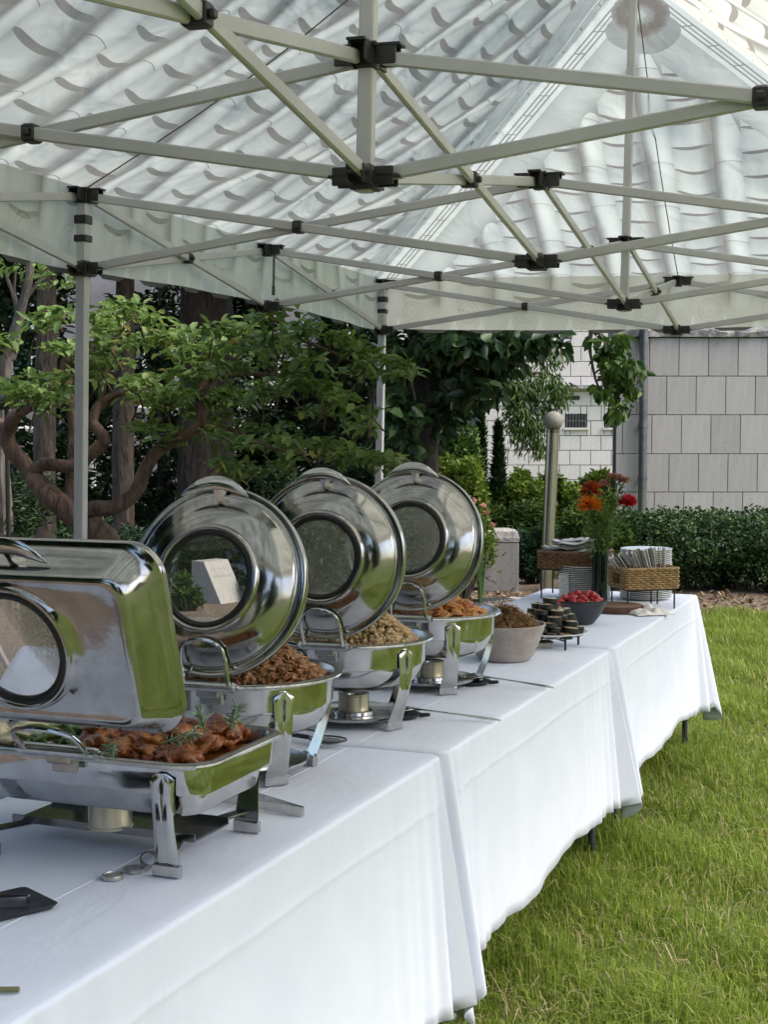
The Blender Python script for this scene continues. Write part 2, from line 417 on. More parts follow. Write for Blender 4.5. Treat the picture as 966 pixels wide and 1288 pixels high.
# downpipe
px_, pz_ = at_y(808.5, 600, WY - .12).x, 2.75
dp = empty('downpipe', (px_, WY - .1, 0)); tag(dp, 'grey metal downpipe running down the granite wall', 'downpipe')
MAT['pipe'] = simple('grey_pipe', (.13, .135, .14), (.2, .2, .2), scale=8, rough=.4, metal=.6)
MB().tube([(0, 0, 0), (0, 0, 2.72)], .05, 16).build('pipe', MAT['pipe'], dp)
for z in (.9, 1.5, 2.45):
    MB().tube([(0, 0, z), (0, 0, z + .05)], .057, 16).build('collar', MAT['pipe'], dp)
    MB().box((0, .06, z + .025), (.03, .06, .03)).build('bracket', MAT['pipe'], dp)

# ---- pale building far behind
BY = 40.0
fb = empty('pale_building', (6, BY, 0)); tag(fb, 'pale stone clad building with small barred windows beyond the garden', 'building')
bx0, bx1 = at_y(600, 500, BY).x, at_y(830, 500, BY).x
core(bx0, bx1, BY + .012, BY + 6, 0, 7.2, 'wall_core', MAT['joint'], fb)
rh = pxm(18.5, BY); z_ = at_y(690, 585, BY).z - 3 * rh; r = 0
wins = [(711, 738, 521, 538), (760, 790, 521, 538)]
wrect = [(at_y(a, d, BY).x, at_y(b, d, BY).x, at_y(a, d, BY).z, at_y(a, c, BY).z) for a, b, c, d in wins]
while z_ < 7:
    x = bx0 - (r % 2) * pxm(13, BY)
    while x < bx1:
        x1 = x + pxm(26, BY); a0, a1 = max(x, bx0), min(x1, bx1)
        hit = [w for w in wrect if a1 > w[0] and a0 < w[1] and z_ + rh > w[2] and z_ < w[3]]
        if not hit: panel(fb, a0, a1, z_, z_ + rh, BY, MAT['granite_pale'], gap=.009)
        else:
            w = hit[0]
            if a0 < w[0]: panel(fb, a0, w[0], z_, z_ + rh, BY, MAT['granite_pale'], gap=.009)
            if a1 > w[1]: panel(fb, w[1], a1, z_, z_ + rh, BY, MAT['granite_pale'], gap=.009)
            b0, b1 = max(a0, w[0]), min(a1, w[1])
            if z_ < w[2]: panel(fb, b0, b1, z_, w[2], BY, MAT['granite_pale'], gap=.009)
            if z_ + rh > w[3]: panel(fb, b0, b1, w[3], z_ + rh, BY, MAT['granite_pale'], gap=.009)
        x = x1
    z_ += rh; r += 1
for x0, x1, z0, z1 in wrect:
    w = child(MB().box(((x0 + x1) / 2, BY + .005, (z0 + z1) / 2), (x1 - x0, .02, z1 - z0)).build('window', MAT['dark_glass'], smooth=False), fb)
    q = MB()
    for k in range(7): q.box((x0 + (x1 - x0) * (k + .5) / 7, BY - .03, (z0 + z1) / 2), (.02, .02, z1 - z0))
    q.box(((x0 + x1) / 2, BY - .03, (z0 + z1) / 2), (x1 - x0, .015, .02)); q.build('window_bars', MAT['pipe'], w, smooth=False)
    MB().box(((x0 + x1) / 2, BY - .03, z0 - .03), (x1 - x0 + .1, .12, .06)).build('sill', MAT['granite_pale'], w, smooth=False)
    for wc in w.children: wc.matrix_parent_inverse = w.matrix_basis.inverted() @ Matrix.Identity(4)
cz0 = at_y(690, 487, BY).z
child(MB().box(((bx0 + bx1) / 2 + .6, BY - .12, cz0), (bx1 - bx0 - 1.2, .3, .09)).build('cornice', MAT['slate'], smooth=False), fb)
core(at_y(711, 500, BY).x, at_y(729, 500, BY).x, BY - .04, BY - .008, at_y(711, 503, BY).z, at_y(711, 498, BY).z, 'vent_slot', MAT['dark_glass'], fb)

# ---- grey building behind the left-hand trees
LY = 20.0
lb = empty('grey_building', (-3, LY, 0)); tag(lb, 'grey rendered building with teal window glimpsed behind the garden trees', 'building')
MAT['render'] = simple('grey_render', (.20, .19, .20), (.29, .28, .29), scale=3, rough=.85)
MAT['teal'] = simple('teal_glass', (.05, .14, .13), rough=.15)
MAT['whitepaint'] = simple('white_paint', (.7, .7, .68), rough=.5)
core(-9, at_y(470, 500, LY).x, LY, LY + 5, 0, 6.5, 'wall', MAT['render'], lb)
for (u0, u1, v0, v1, mt) in ((10, 40, 385, 470, 'teal'), (185, 215, 400, 470, 'dark_glass'), (320, 350, 400, 480, 'dark_glass'), (365, 400, 470, 530, 'dark_glass'), (410, 436, 380, 470, 'teal')):
    a, b = at_y(u0, v1, LY), at_y(u1, v0, LY)
    w = core(a.x, b.x, LY - .03, LY + .02, a.z, b.z, 'window', MAT[mt], lb)
    f = MB(); t = .05
    f.box(((a.x + b.x) / 2, LY - .045, a.z - t / 2), (b.x - a.x + 2 * t, .09, t)).box(((a.x + b.x) / 2, LY - .045, b.z + t / 2), (b.x - a.x + 2 * t, .09, t))
    f.box((a.x - t / 2, LY - .045, (a.z + b.z) / 2), (t, .09, b.z - a.z)).box((b.x + t / 2, LY - .045, (a.z + b.z) / 2), (t, .09, b.z - a.z))
    f = f.build('window_frame', MAT['whitepaint'], w, smooth=False)
for v in (540, 513):
    z = at_y(60, v, LY - .6).z
    child(MB().tube([(-8, LY - .6, z), (.3, LY - .6, z)], .055, 10).build('rail', MAT['whitepaint']), lb)
for x in (-7, -5.4, -3.8, -2.2, -.6): child(MB().tube([(x, LY - .6, 0), (x, LY - .6, at_y(60, 513, LY - .6).z)], .04, 8).build('rail_post', MAT['whitepaint']), lb)

# ================================================================== TREES AND SHRUBS
def foliage(name, P, L, Wd, mat, parent, **kw):
    V, Fq = leaf_quads(np.asarray(P), L, Wd, **kw)
    return np_mesh(name, V, Fq, mat, parent)
def in_ellipsoids(C, R, n, shell=.5):
    """n points spread through ellipsoids C (k,3), R (k,3), denser towards the skin"""
    C, R = np.asarray(C, float), np.asarray(R, float); k = len(C)
    w = R[:, 0] * R[:, 1] + R[:, 0] * R[:, 2]; i = rng.choice(k, n, p=w / w.sum())
    d = rng.normal(0, 1, (n, 3)); d /= np.linalg.norm(d, axis=1)[:, None]
    r = rng.random(n) ** (1 / 3); r = r * (1 - shell) + shell * (.75 + .3 * rng.random(n)) * (rng.random(n) ** .15)
    return C[i] + d * r[:, None] * R[i]
def bark(name, c1, c2, sc, bdist):
    m = M(name); a = m.tex(sc, 6, .65, mapscale=(1, 1, .22), dist=.6); b = m.bsdf(Base_Color=m.ramp(a, [(.34, c1), (.66, c2)]), Roughness=.92)
    m.l(m.bump(a, .9, bdist), b.inputs['Normal']); return m.done(b)
MAT['bark_dark'] = bark('furrowed_bark', (.022, .017, .013), (.12, .092, .07), 28, .04)
MAT['bark_red'] = bark('smooth_reddish_bark', (.055, .032, .022), (.23, .15, .105), 26, .03)
MAT['bark_black'] = bark('blackish_bark', (.008, .007, .006), (.04, .033, .027), 28, .03)
MAT['bark_grey'] = bark('grey_bark', (.06, .05, .042), (.17, .15, .13), 20, .02)
def limb(pts, rs, n=10, sub=5, wob=.12, seed=0):
    """smooth knobbly limb through points"""
    r = random.Random(seed); P = [Vector(p) for p in pts]; out = []; ro = []
    for i in range(len(P) - 1):
        p0, p1, p2, p3 = P[max(i - 1, 0)], P[i], P[i + 1], P[min(i + 2, len(P) - 1)]
        for k in range(sub):
            t = k / sub
            q = .5 * ((2 * p1) + (p2 - p0) * t + (2 * p0 - 5 * p1 + 4 * p2 - p3) * t * t + (3 * p1 - p0 - 3 * p2 + p3) * t ** 3)
            ra = rs[i] + (rs[i + 1] - rs[i]) * t
            out.append(q + Vector((r.uniform(-1, 1), r.uniform(-1, 1), r.uniform(-1, 1))) * ra * wob); ro.append(ra * (1 + r.uniform(-wob, wob)))
    out.append(P[-1]); ro.append(rs[-1])
    return out, ro
LM = {}
LM['light'] = leafmat('light_green_leaf', [(0, (.09, .155, .03)), (.5, (.16, .26, .055)), (.9, (.25, .36, .11)), (1, (.36, .32, .07))], trans=.4, gloss=.45)
LM['mid'] = leafmat('mid_green_leaf', [(0, (.03, .07, .014)), (.6, (.06, .12, .02)), (1, (.11, .17, .03))], trans=.3)
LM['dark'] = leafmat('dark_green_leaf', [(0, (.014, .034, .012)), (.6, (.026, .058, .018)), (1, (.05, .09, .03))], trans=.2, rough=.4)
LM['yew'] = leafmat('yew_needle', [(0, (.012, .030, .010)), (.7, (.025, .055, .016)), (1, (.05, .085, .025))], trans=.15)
LM['lime'] = leafmat('lime_leaf', [(0, (.06, .11, .014)), (.5, (.12, .19, .02)), (1, (.2, .27, .035))], trans=.4)
LM['juniper'] = leafmat('juniper_needle', [(0, (.018, .05, .025)), (.6, (.035, .085, .04)), (1, (.07, .13, .06))], trans=.2)
LM['hedge'] = leafmat('hedge_leaf', [(0, (.018, .042, .012)), (.6, (.04, .085, .022)), (1, (.09, .15, .04))], trans=.25)
def trunk_tree(name, label, u, v, Y, r0, top, mat, group=None, lean=0, cat='tree'):
    b = at_y(u, v, Y); root = empty(name, (b.x, Y, 0)); tag(root, label, cat, group)
    pts = [(0, 0, -.05), (.01, 0, .5), (lean * .4, 0, 1.4), (lean * .8, .05, 2.4), (lean * 1.3, .1, top)]
    P, R = limb(pts, [r0 * 1.35, r0 * 1.08, r0, r0 * .93, r0 * .6], sub=6, wob=.05, seed=int(u))
    MB().tube(P, R, 18).build('trunk', mat, root); return root
# big furrowed trunk with a wide crown above the tent edge
bt = trunk_tree('shade_tree', 'thick furrowed trunk of tall shade tree standing behind the twisted tree', 258, 560, 14.5, .275, 6.0, MAT['bark_dark'], 'tall shade trees', .02)
cs = [(rng.uniform(-3.2, 2.6), rng.uniform(-3.2, 1.5), rng.uniform(3.7, 6.4)) for _ in range(26)]
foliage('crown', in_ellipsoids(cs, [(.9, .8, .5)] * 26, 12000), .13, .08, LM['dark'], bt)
q = MB()
for k in range(7):
    a = k * .9; P, R = limb([(0, 0, 2.9 + k * .15), (math.cos(a) * .7, math.sin(a) * .5, 3.5 + k * .15), (math.cos(a) * 1.9, math.sin(a) * 1.3, 4.2 + k * .15)], [.08, .055, .02], 8, 4, seed=k); q.tube(P, R, 8)
q.v = [(x, y, z + .8) for x, y, z in q.v]; q.build('branch', MAT['bark_dark'], bt)
for (u, Y, r0, lab) in ((52, 12.2, .09, 'slim dark trunk of tree standing in front of the teal window'), (151, 13.0, .095, 'slim dark trunk of tree seen between the tent post and the twisted branches'),
                        (413, 14.5, .13, 'dark trunk of tree in deep shade behind the leafy sprays')):
    t = trunk_tree('shade_tree', lab, u, 480, Y, r0, 4.4, MAT['bark_dark'], 'tall shade trees', .05)
    cs = [(rng.uniform(-1.2, 1.2), rng.uniform(-.8, .8), rng.uniform(3.2, 5.2)) for _ in range(12)]
    foliage('crown', in_ellipsoids(cs, [(.75, .7, .45)] * 12, 4500), .12, .07, LM['dark'], t)
# slim pale branched trunk at far left
t = empty('bare_twig_tree', (at_y(20, 500, 8.6).x, 8.6, 0)); tag(t, 'slender pale stemmed tree forking into bare twigs', 'tree')
def loc(root, u, v, Y): return at_y(u, v, Y) - root.location
q = MB()
for k, (pl, r0, r1) in enumerate([([(3, 900), (3, 640), (5, 480), (15, 440), (25, 395), (36, 350), (40, 300)], .055, .018), ([(25, 395), (15, 365), (5, 340)], .018, .008), ([(22, 400), (18, 370), (20, 340)], .012, .006), ([(30, 380), (45, 360), (60, 340)], .014, .007)]):
    P, R = limb([loc(t, u, v, 8.6) if v < 800 else Vector((0, 0, 0)) for u, v in pl], list(np.linspace(r0, r1, len(pl))), 8, 4, seed=k); q.tube(P, R, 8)
q.build('trunk', MAT['bark_grey'], t)
foliage('crown', in_ellipsoids([loc(t, 30, 330, 8.6), loc(t, 70, 345, 8.4), loc(t, 0, 440, 8.5)], [(.25, .2, .1), (.2, .2, .1), (.1, .1, .06)], 240), .045, .026, LM['light'], t)

# the twisted small tree with sprays of light leaves
TY = 6.9
tw = empty('twisted_tree', (at_y(150, 700, TY).x, TY, 0)); tag(tw, 'small tree with twisting reddish bare limbs and sprays of light green leaves', 'tree')
limbs = [([(165, 950, 0), (150, 780, 0), (138, 688, 0), (85, 642, 0), (52, 612, .05), (33, 588, .1), (10, 556, .1), (18, 525, .05), (46, 507, 0)], [.12, .10, .085, .075, .068, .055, .05, .045, .03]),
         ([(38, 600, .08), (55, 584, .05), (90, 586, 0), (125, 562, 0), (130, 550, 0), (117, 531, .05), (124, 512, .1), (152, 494, .1), (190, 487, .12)], [.045, .042, .04, .042, .04, .032, .034, .026, .012]),
         ([(95, 650, 0), (118, 640, -.05), (143, 638, -.08), (170, 620, -.1), (182, 592, -.1), (200, 566, -.1), (222, 553, -.1), (250, 535, -.1), (252, 512, -.05), (246, 500, 0), (258, 478, .05), (272, 440, .1), (300, 420, .1)], [.055, .05, .048, .045, .043, .04, .038, .035, .033, .03, .028, .022, .01]),
         ([(18, 545, .1), (-20, 520, .1), (-60, 470, .1)], [.045, .04, .03]),
         ([(85, 642, 0), (92, 540, .2), (82, 460, .25), (96, 455, .25), (130, 430, .3)], [.03, .03, .035, .03, .012]),
         ([(250, 535, -.1), (290, 540, -.1), (330, 560, -.2), (370, 570, -.2)], [.02, .016, .012, .006]),
         ([(258, 478, .05), (320, 470, 0), (390, 480, -.05), (440, 510, -.1)], [.018, .015, .012, .006]),
         ([(272, 440, .1), (340, 420, .1), (410, 440, .1), (470, 470, .1)], [.016, .014, .011, .006]),
         ([(124, 512, .1), (135, 470, .1), (150, 420, .1), (180, 390, .1)], [.018, .015, .012, .007])]
for k, (pl, rs) in enumerate(limbs):
    pts = [(loc(tw, u, v, TY + dy) if v < 930 else Vector((0, 0, -.03))) for u, v, dy in pl]
    P, R = limb(pts, [a * .74 for a in rs], sub=6, wob=.05, seed=k + 20); MB().tube(P, R, 12).build('limb' if k else 'trunk', MAT['bark_red'], tw)
sprays = [(62, 500), (40, 496), (75, 512), (85, 490), (60, 470), (95, 440), (70, 435), (45, 408), (80, 400), (115, 470), (30, 490), (130, 408), (150, 395), (172, 388), (195, 400), (150, 425), (180, 430), (205, 425), (130, 430), (120, 455),
          (165, 480), (190, 475), (215, 488), (228, 500), (205, 510), (185, 540), (210, 555), (228, 545), (180, 500), (240, 420), (265, 412), (290, 425), (275, 440), (310, 440), (335, 432), (255, 455), (300, 465), (330, 455), (355, 470), (350, 440),
          (385, 455), (380, 485), (410, 490), (430, 505), (445, 525), (455, 535), (400, 520), (370, 420), (400, 410), (430, 425), (455, 440), (470, 455), (490, 462), (440, 465), (345, 400), (315, 405), (230, 440), (240, 470), (285, 490),
          (275, 540), (290, 560), (295, 585), (300, 600), (260, 520), (355, 555), (370, 565), (360, 585), (410, 560), (430, 570), (455, 580), (480, 575), (500, 582), (340, 545), (270, 505), (515, 465), (240, 515), (20, 500), (5, 430), (140, 455), (320, 500), (345, 490)]
C = []; 
for k, (u, v) in enumerate(sprays):
    Y = TY + random.uniform(-.5, .25)
    for _ in range(3): C.append(loc(tw, u + random.uniform(-15, 15), v + random.uniform(-7, 7), Y + random.uniform(-.15, .15)))
C = np.array(C)
foliage('leaf_spray', in_ellipsoids(C, [(.085, .10, .022)] * len(C), 4300, .1), .058, .032, LM['light'], tw, droop=.1, flat=.7)
q = MB()
for c in C[::3]:
    c = Vector(c); k = c + Vector((random.uniform(-.12, .12), random.uniform(0, .2), random.uniform(-.16, -.05))); q.tube([k, (k + c) / 2 + Vector((0, 0, .02)), c], [.005, .004, .002], 5)
q.build('twig', MAT['bark_red'], tw)['kind'] = 'stuff'

# big-leaved dark tree hanging over the middle, with the long limb that drops by the downpipe
BYt = 10.4
bl = empty('broadleaf_tree', (at_y(535, 500, BYt).x, BYt, 0)); tag(bl, 'tree with large drooping dark leaves hanging behind the tent corner', 'tree')
P, R = limb([(0, 0, -.03), (.02, 0, 1.2), (-.05, .05, 2.2), (.1, 0, 3.2), (.2, 0, 4.2)], [.10, .075, .07, .06, .04], sub=5, seed=5); MB().tube(P, R, 12).build('trunk', MAT['bark_black'], bl)
lpts = [(520, 480), (505, 445), (540, 440), (560, 450), (585, 445), (610, 450), (570, 480), (540, 500), (600, 465), (628, 455), (640, 445), (555, 425), (600, 425), (640, 425), (510, 520), (535, 540), (515, 560), (560, 520), (590, 480), (610, 490), (500, 500), (530, 470), (575, 420), (620, 430), (665, 428), (690, 425)]
C = np.array([loc(bl, u, v, BYt + random.uniform(-.4, .5)) for u, v in lpts]); 
ov = np.array([(random.uniform(-1.4, 1.6), random.uniform(-.5, .8), random.uniform(2.5, 4.4)) for _ in range(22)])
foliage('crown', np.concatenate([in_ellipsoids(C, [(.17, .25, .11)] * len(C), 1500, .2), in_ellipsoids(ov, [(.5, .5, .3)] * 22, 2600)]), .125, .072, LM['dark'], bl, droop=.6, flat=.45)
q = MB()
for k, pl in enumerate([[(530, 400), (560, 430), (600, 465), (620, 485)], [(530, 400), (520, 460), (512, 520)], [(540, 380), (620, 410), (690, 425)]]):
    P, R = limb([loc(bl, u, v, BYt) for u, v in pl], list(np.linspace(.03, .008, len(pl))), sub=4, seed=k); q.tube(P, R, 7)
P, R = limb([Vector((.15, 0, 3.5)), loc(bl, 640, 330, BYt), loc(bl, 735, 395, BYt), loc(bl, 742, 440, BYt), loc(bl, 752, 485, BYt), loc(bl, 775, 515, BYt)], [.05, .035, .02, .012, .008, .003], sub=5, seed=9); q.tube(P, R, 7)
P, R = limb([loc(bl, 735, 395, BYt), loc(bl, 760, 430, BYt), loc(bl, 780, 470, BYt)], [.014, .009, .004], sub=4, seed=10); q.tube(P, R, 6)
q.build('branch', MAT['bark_dark'], bl)
hp = [(750, 425), (765, 432), (780, 440), (770, 455), (785, 470), (765, 470), (758, 490), (772, 500), (785, 512), (770, 518), (790, 455), (760, 445), (795, 490), (800, 465), (780, 425), (778, 485)]
C = np.array([loc(bl, u, v, BYt + random.uniform(-.2, .2)) for u, v in hp])
foliage('hanging_leaves', in_ellipsoids(C, [(.065, .08, .05)] * len(C), 330, .1), .09, .05, LM['mid'], bl, droop=.8, flat=.3)
# feathery conifer boughs
cf = empty('feathery_conifer', (at_y(560, 500, 15.0).x, 15.0, 0)); tag(cf, 'feathery conifer with hanging boughs beside the stone ball post', 'tree')
P, R = limb([(0, 0, -.03), (0, 0, 1.5), (.05, 0, 3), (.05, 0, 4.6)], [.1, .085, .07, .03], sub=5, seed=11); MB().tube(P, R, 10).build('trunk', MAT['bark_dark'], cf)
q = MB(); pts = []; drs = []
boughs = [[(610, 430), (640, 470), (665, 485), (690, 480), (708, 492)], [(600, 440), (650, 440), (685, 430), (700, 445)], [(620, 450), (655, 500), (672, 530), (690, 520)], [(640, 480), (650, 520), (655, 555)], [(650, 490), (680, 505), (700, 500)], [(640, 420), (670, 425), (690, 460)], [(615, 440), (640, 500), (648, 540)], [(660, 470), (690, 470), (705, 480)], [(560, 420), (580, 460), (600, 470)], [(650, 500), (672, 545), (680, 560)]]
for k, pl in enumerate(boughs):
    Yb = 15.0 + random.uniform(-.4, .3)
    P, R = limb([Vector((.2, 0, 2.6))] * (k % 3 == 0) + [loc(cf, u, v, Yb) for u, v in pl], list(np.linspace(.018, .003, len(pl) + (k % 3 == 0))), sub=6, seed=k + 40); q.tube(P, R, 5)
    for p in P[(6 if k % 3 == 0 else 0):]:
        for _ in range(26):
            o = Vector((random.gauss(0, .05), random.gauss(0, .09), random.uniform(-.13, .03))); pts.append(p + o); drs.append((o.x * 3, o.y * 3, -.6))
q.build('bough', MAT['bark_dark'], cf)
drs = np.array(drs); drs /= np.linalg.norm(drs, axis=1)[:, None]
foliage('needle_spray', np.array([tuple(p) for p in pts]), .075, .017, LM['mid'], cf, dirs=drs)
ov = np.array([(random.uniform(-.9, .9), random.uniform(-.6, .6), random.uniform(2.6, 4.6)) for _ in range(14)])
foliage('crown', in_ellipsoids(ov, [(.4, .4, .25)] * 14, 3500), .09, .02, LM['dark'], cf, droop=.5)

# dense evergreens closing the garden off behind the tent
for (u, Y, z0, z1, w, n, lab) in ((-30, 14.2, .2, 3.9, .9, 3600, 'dark evergreen tree behind the slender pale stemmed tree'), (95, 15.2, .2, 2.3, .55, 2400, 'low dark evergreen between the two slim trunks'), (205, 16.8, .3, 4.4, .8, 4200, 'dense dark evergreen tree just behind the thick furrowed trunk'),
                            (325, 16.6, .2, 3.9, .6, 3200, 'dark evergreen tree right of the thick furrowed trunk'), (405, 16.5, .2, 2.3, .6, 2600, 'low dark evergreen under the leafy sprays'), (470, 14.0, .2, 4.2, .7, 4800, 'tall dark evergreen tree behind the back tent post'), (545, 15.0, .2, 4.2, .55, 3600, 'tall dark evergreen tree behind the clipped shrubs')):
    b = at_y(u, 500, Y); r_ = empty('evergreen_tree', (b.x, Y, 0)); tag(r_, lab, 'tree', 'dark evergreens at the back')
    C = [(random.gauss(0, w * .4), random.gauss(0, .3), z0 + (z1 - z0) * (k + .5) / 16) for k in range(16)]
    foliage('crown', in_ellipsoids(C, [(w * .6, .45, (z1 - z0) * .09)] * 16, int(n * 1.5)), .13, .05, LM['yew'], r_, droop=.3)
    MB().tube([(0, 0, -.02), (0, 0, z1 * .9)], [.09, .03], 8).build('trunk', MAT['bark_dark'], r_)
# unseen garden trees around the lawn; dark evergreens added to darken the lid reflections
for (x, y, z0, z1, w, mt, lab) in ((-7.5, 3.5, .6, 6, 2.2, 'dark', 'broad dark tree on the garden side of the tent'), (-5.2, -.8, .5, 5.5, 1.7, 'yew', 'unseen dense dark evergreen added beside the near end of the tent'), (-4.9, 2.0, .2, 4.2, 1.2, 'yew', 'unseen bushy dark evergreen added beside the gravel, left of the tent'), (-4.8, 5.0, .2, 4.4, 1.2, 'yew', 'unseen bushy dark evergreen added beside the twisted tree'), (-2.6, -6.5, .4, 6, 2.0, 'yew', 'unseen dense dark evergreen added behind the near end of the tent'), (1.6, -9.5, .5, 6.5, 2.2, 'dark', 'dark tree at the near end of the lawn'), (-7.0, -3.0, .5, 6.5, 2.4, 'dark', 'broad dark tree behind the near end of the tent'), (-3.5, -11, .6, 7, 3.0, 'mid', 'tall green tree beyond the near end of the lawn'),
                                  (5.0, -16, .8, 7, 3.2, 'mid', 'wide green tree at the back of the lawn'), (22, -8, .8, 6, 3.0, 'mid', 'green tree on the far side of the lawn'), (26, 4, .8, 6, 3.4, 'dark', 'dark tree on the far side of the lawn'), (24, 15, .8, 5.5, 3.0, 'mid', 'green tree beyond the end of the granite wall')):
    r_ = empty('lawn_tree', (x, y, 0)); tag(r_, lab, 'tree', 'trees around the lawn')
    C = [(random.gauss(0, w * .4), random.gauss(0, w * .4), z0 + (z1 - z0) * random.random()) for k in range(18)]
    foliage('crown', in_ellipsoids(C, [(w * .5, w * .5, w * .36)] * 18, 5200), .30, .19, LM[mt], r_)
    MB().tube([(0, 0, -.02), (0, 0, z1 * .8)], [.18, .06], 8).build('trunk', MAT['bark_dark'], r_)

# ---- shrubs
def shrub(name, label, lobes, Y, n, L, Wd, mat, cat='shrub', group=None, depth=.8, droop=-.3, flat=.2, extra=None):
    """lobes: (u, v_top, half_width_px) mounds that reach the ground"""
    base = at_y(sum(l[0] for l in lobes) / len(lobes), 600, Y); root = empty(name, (base.x, Y, 0)); tag(root, label, cat, group)
    C, R = [], []
    for u, vt, hw in lobes:
        p = at_y(u, vt, Y); rx = pxm(hw, Y); zt = max(p.z, .15)
        for k in range(9):
            a = random.uniform(0, 6.28); rad = random.random() ** .5 * rx * .62; f = random.uniform(.25, .95) if k else .85
            h = zt * f * (1 - .25 * (rad / rx) ** 2)
            C.append((p.x - base.x + math.cos(a) * rad * (k > 0), math.sin(a) * rad * depth * (k > 0), max(h - rx * .2, .05))); R.append((rx * .46, rx * .46 * depth, max(rx * .34, zt * .14)))
    foliage('leaves', in_ellipsoids(C, R, n, .55), L, Wd, mat, root, droop=droop, flat=flat)
    q = MB()
    for c in C:
        q.tube([(c[0] * .3, c[1] * .3, -.02), (c[0] * .7, c[1] * .7, c[2] * .5), c], [.014, .01, .004], 5)
    q.build('stem', MAT['bark_dark'], root); return root
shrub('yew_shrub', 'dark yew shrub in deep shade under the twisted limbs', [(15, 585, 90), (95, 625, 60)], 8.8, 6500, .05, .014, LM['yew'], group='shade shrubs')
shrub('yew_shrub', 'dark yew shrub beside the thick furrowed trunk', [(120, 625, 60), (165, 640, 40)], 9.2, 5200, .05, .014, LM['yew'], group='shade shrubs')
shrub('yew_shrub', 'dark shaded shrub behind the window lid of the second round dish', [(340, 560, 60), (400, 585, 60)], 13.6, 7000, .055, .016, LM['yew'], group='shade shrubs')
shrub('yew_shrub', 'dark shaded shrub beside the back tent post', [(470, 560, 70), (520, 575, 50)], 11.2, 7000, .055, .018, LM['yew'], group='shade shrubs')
shrub('leafy_shrub', 'mid green bushy shrub growing behind the carved stone', [(235, 632, 34), (275, 645, 36), (312, 640, 34)], 14.0, 7000, .07, .028, LM['mid'])
shrub('ground_cover_plant', 'low green ground cover plant left of the carved stone', [(228, 722, 22), (246, 735, 12)], 12.2, 900, .06, .025, LM['mid'])
shrub('ground_cover_plant', 'low green ground cover plant right of the carved stone', [(318, 715, 18)], 12.9, 700, .06, .025, LM['juniper'])
shrub('fern_shrub', 'feathery mid green shrub low beside the twisted trunk', [(165, 648, 32), (190, 655, 28)], 7.9, 2600, .06, .014, LM['juniper'])
shrub('low_shrub', 'small light leaved plant by the foot of the tent post', [(35, 678, 22)], 7.4, 420, .05, .016, LM['mid'])
shrub('clipped_shrub', 'rounded lime green clipped shrub above the third round lid', [(575, 566, 40), (600, 575, 32), (548, 568, 28)], 12.6, 7600, .05, .026, LM['lime'], depth=.9)
shrub('clipped_shrub', 'rounded dark green shrub behind the lime clipped shrub', [(560, 525, 42), (590, 530, 40), (530, 540, 40)], 13.4, 8000, .055, .028, LM['mid'])
for (u, vt, hw, lab, Y) in ((605, 492, 12, 'tall thin dark conifer spire among the shrubs', 15.8), (627, 533, 20, 'short dark spiky conifer beside the pale building', 15.6)):
    b = at_y(u, vt, Y); r_ = empty('conifer_spire', (b.x, Y, 0)); tag(r_, lab, 'conifer', 'garden conifer spires')
    n = 2600; h = rng.random(n) ** .8; rad = pxm(hw, Y) * (1.02 - h) * np.sqrt(rng.random(n)); az = rng.uniform(0, 6.28, n)
    Pp = np.stack([rad * np.cos(az), rad * np.sin(az), h * b.z], 1); dv = np.stack([np.cos(az) * .5, np.sin(az) * .5, np.full(n, 1.0)], 1)
    foliage('crown', Pp, .07, .018, LM['yew'], r_, dirs=dv); MB().tube([(0, 0, -.02), (0, 0, b.z * .95)], [.03, .006], 6).build('trunk', MAT['bark_dark'], r_)
shrub('leafy_shrub', 'bright green leafy shrub left of the steel post', [(650, 590, 36), (625, 600, 34), (675, 592, 30)], 15.6, 7000, .065, .024, LM['lime'])
shrub('leafy_shrub', 'mid green arching shrub in front of the bright shrub', [(620, 628, 36), (650, 622, 34), (680, 630, 26)], 14.9, 6000, .08, .016, LM['mid'])
shrub('juniper_shrub', 'blue green juniper spreading beside the granite pedestal', [(668, 660, 28), (692, 655, 24), (662, 690, 18)], 14.3, 5200, .06, .012, LM['juniper'])
shrub('leafy_shrub', 'sunlit light green shrub right of the steel post against the pale building', [(725, 596, 32), (760, 600, 34), (790, 640, 18)], 14.8, 6500, .065, .028, LM['lime'])
shrub('leafy_shrub', 'mid green shrub behind the flower vase', [(735, 636, 34), (775, 648, 34), (715, 650, 26)], 13.6, 6500, .07, .016, LM['mid'])
shrub('leafy_shrub', 'lime green shrub in front of the pale building base', [(655, 578, 30), (700, 584, 34), (745, 588, 34), (785, 592, 24)], 17.5, 8000, .085, .04, LM['lime'])
# clipped hedge along the wall
hx0, hx1 = at_y(790, 650, 13.4).x, at_y(1130, 650, 13.4).x
hd = empty('clipped_hedge', ((hx0 + hx1) / 2, 13.8, 0)); tag(hd, 'low clipped dark green hedge along the granite wall', 'hedge')
C, R = [], []
for i in range(150):
    C.append((hx0 + (hx1 - hx0) * (i + random.random()) / 150 - hd.location.x, random.uniform(-.42, .42), (.16, .36, .58)[i % 3] + random.uniform(-.05, .05))); R.append((.17, .15, .13 + random.uniform(0, .05)))
foliage('leaves', in_ellipsoids(C, R, 34000, .6), .042, .024, LM['hedge'], hd, droop=-.3, flat=.2)
q = MB()
for i in range(26):
    x = hx0 + (hx1 - hx0) * (i + .5) / 26 - hd.location.x; q.tube([(x, 0, -.02), (x + random.uniform(-.1, .1), random.uniform(-.2, .2), .45)], [.014, .006], 5)
q.build('stem', MAT['bark_dark'], hd)
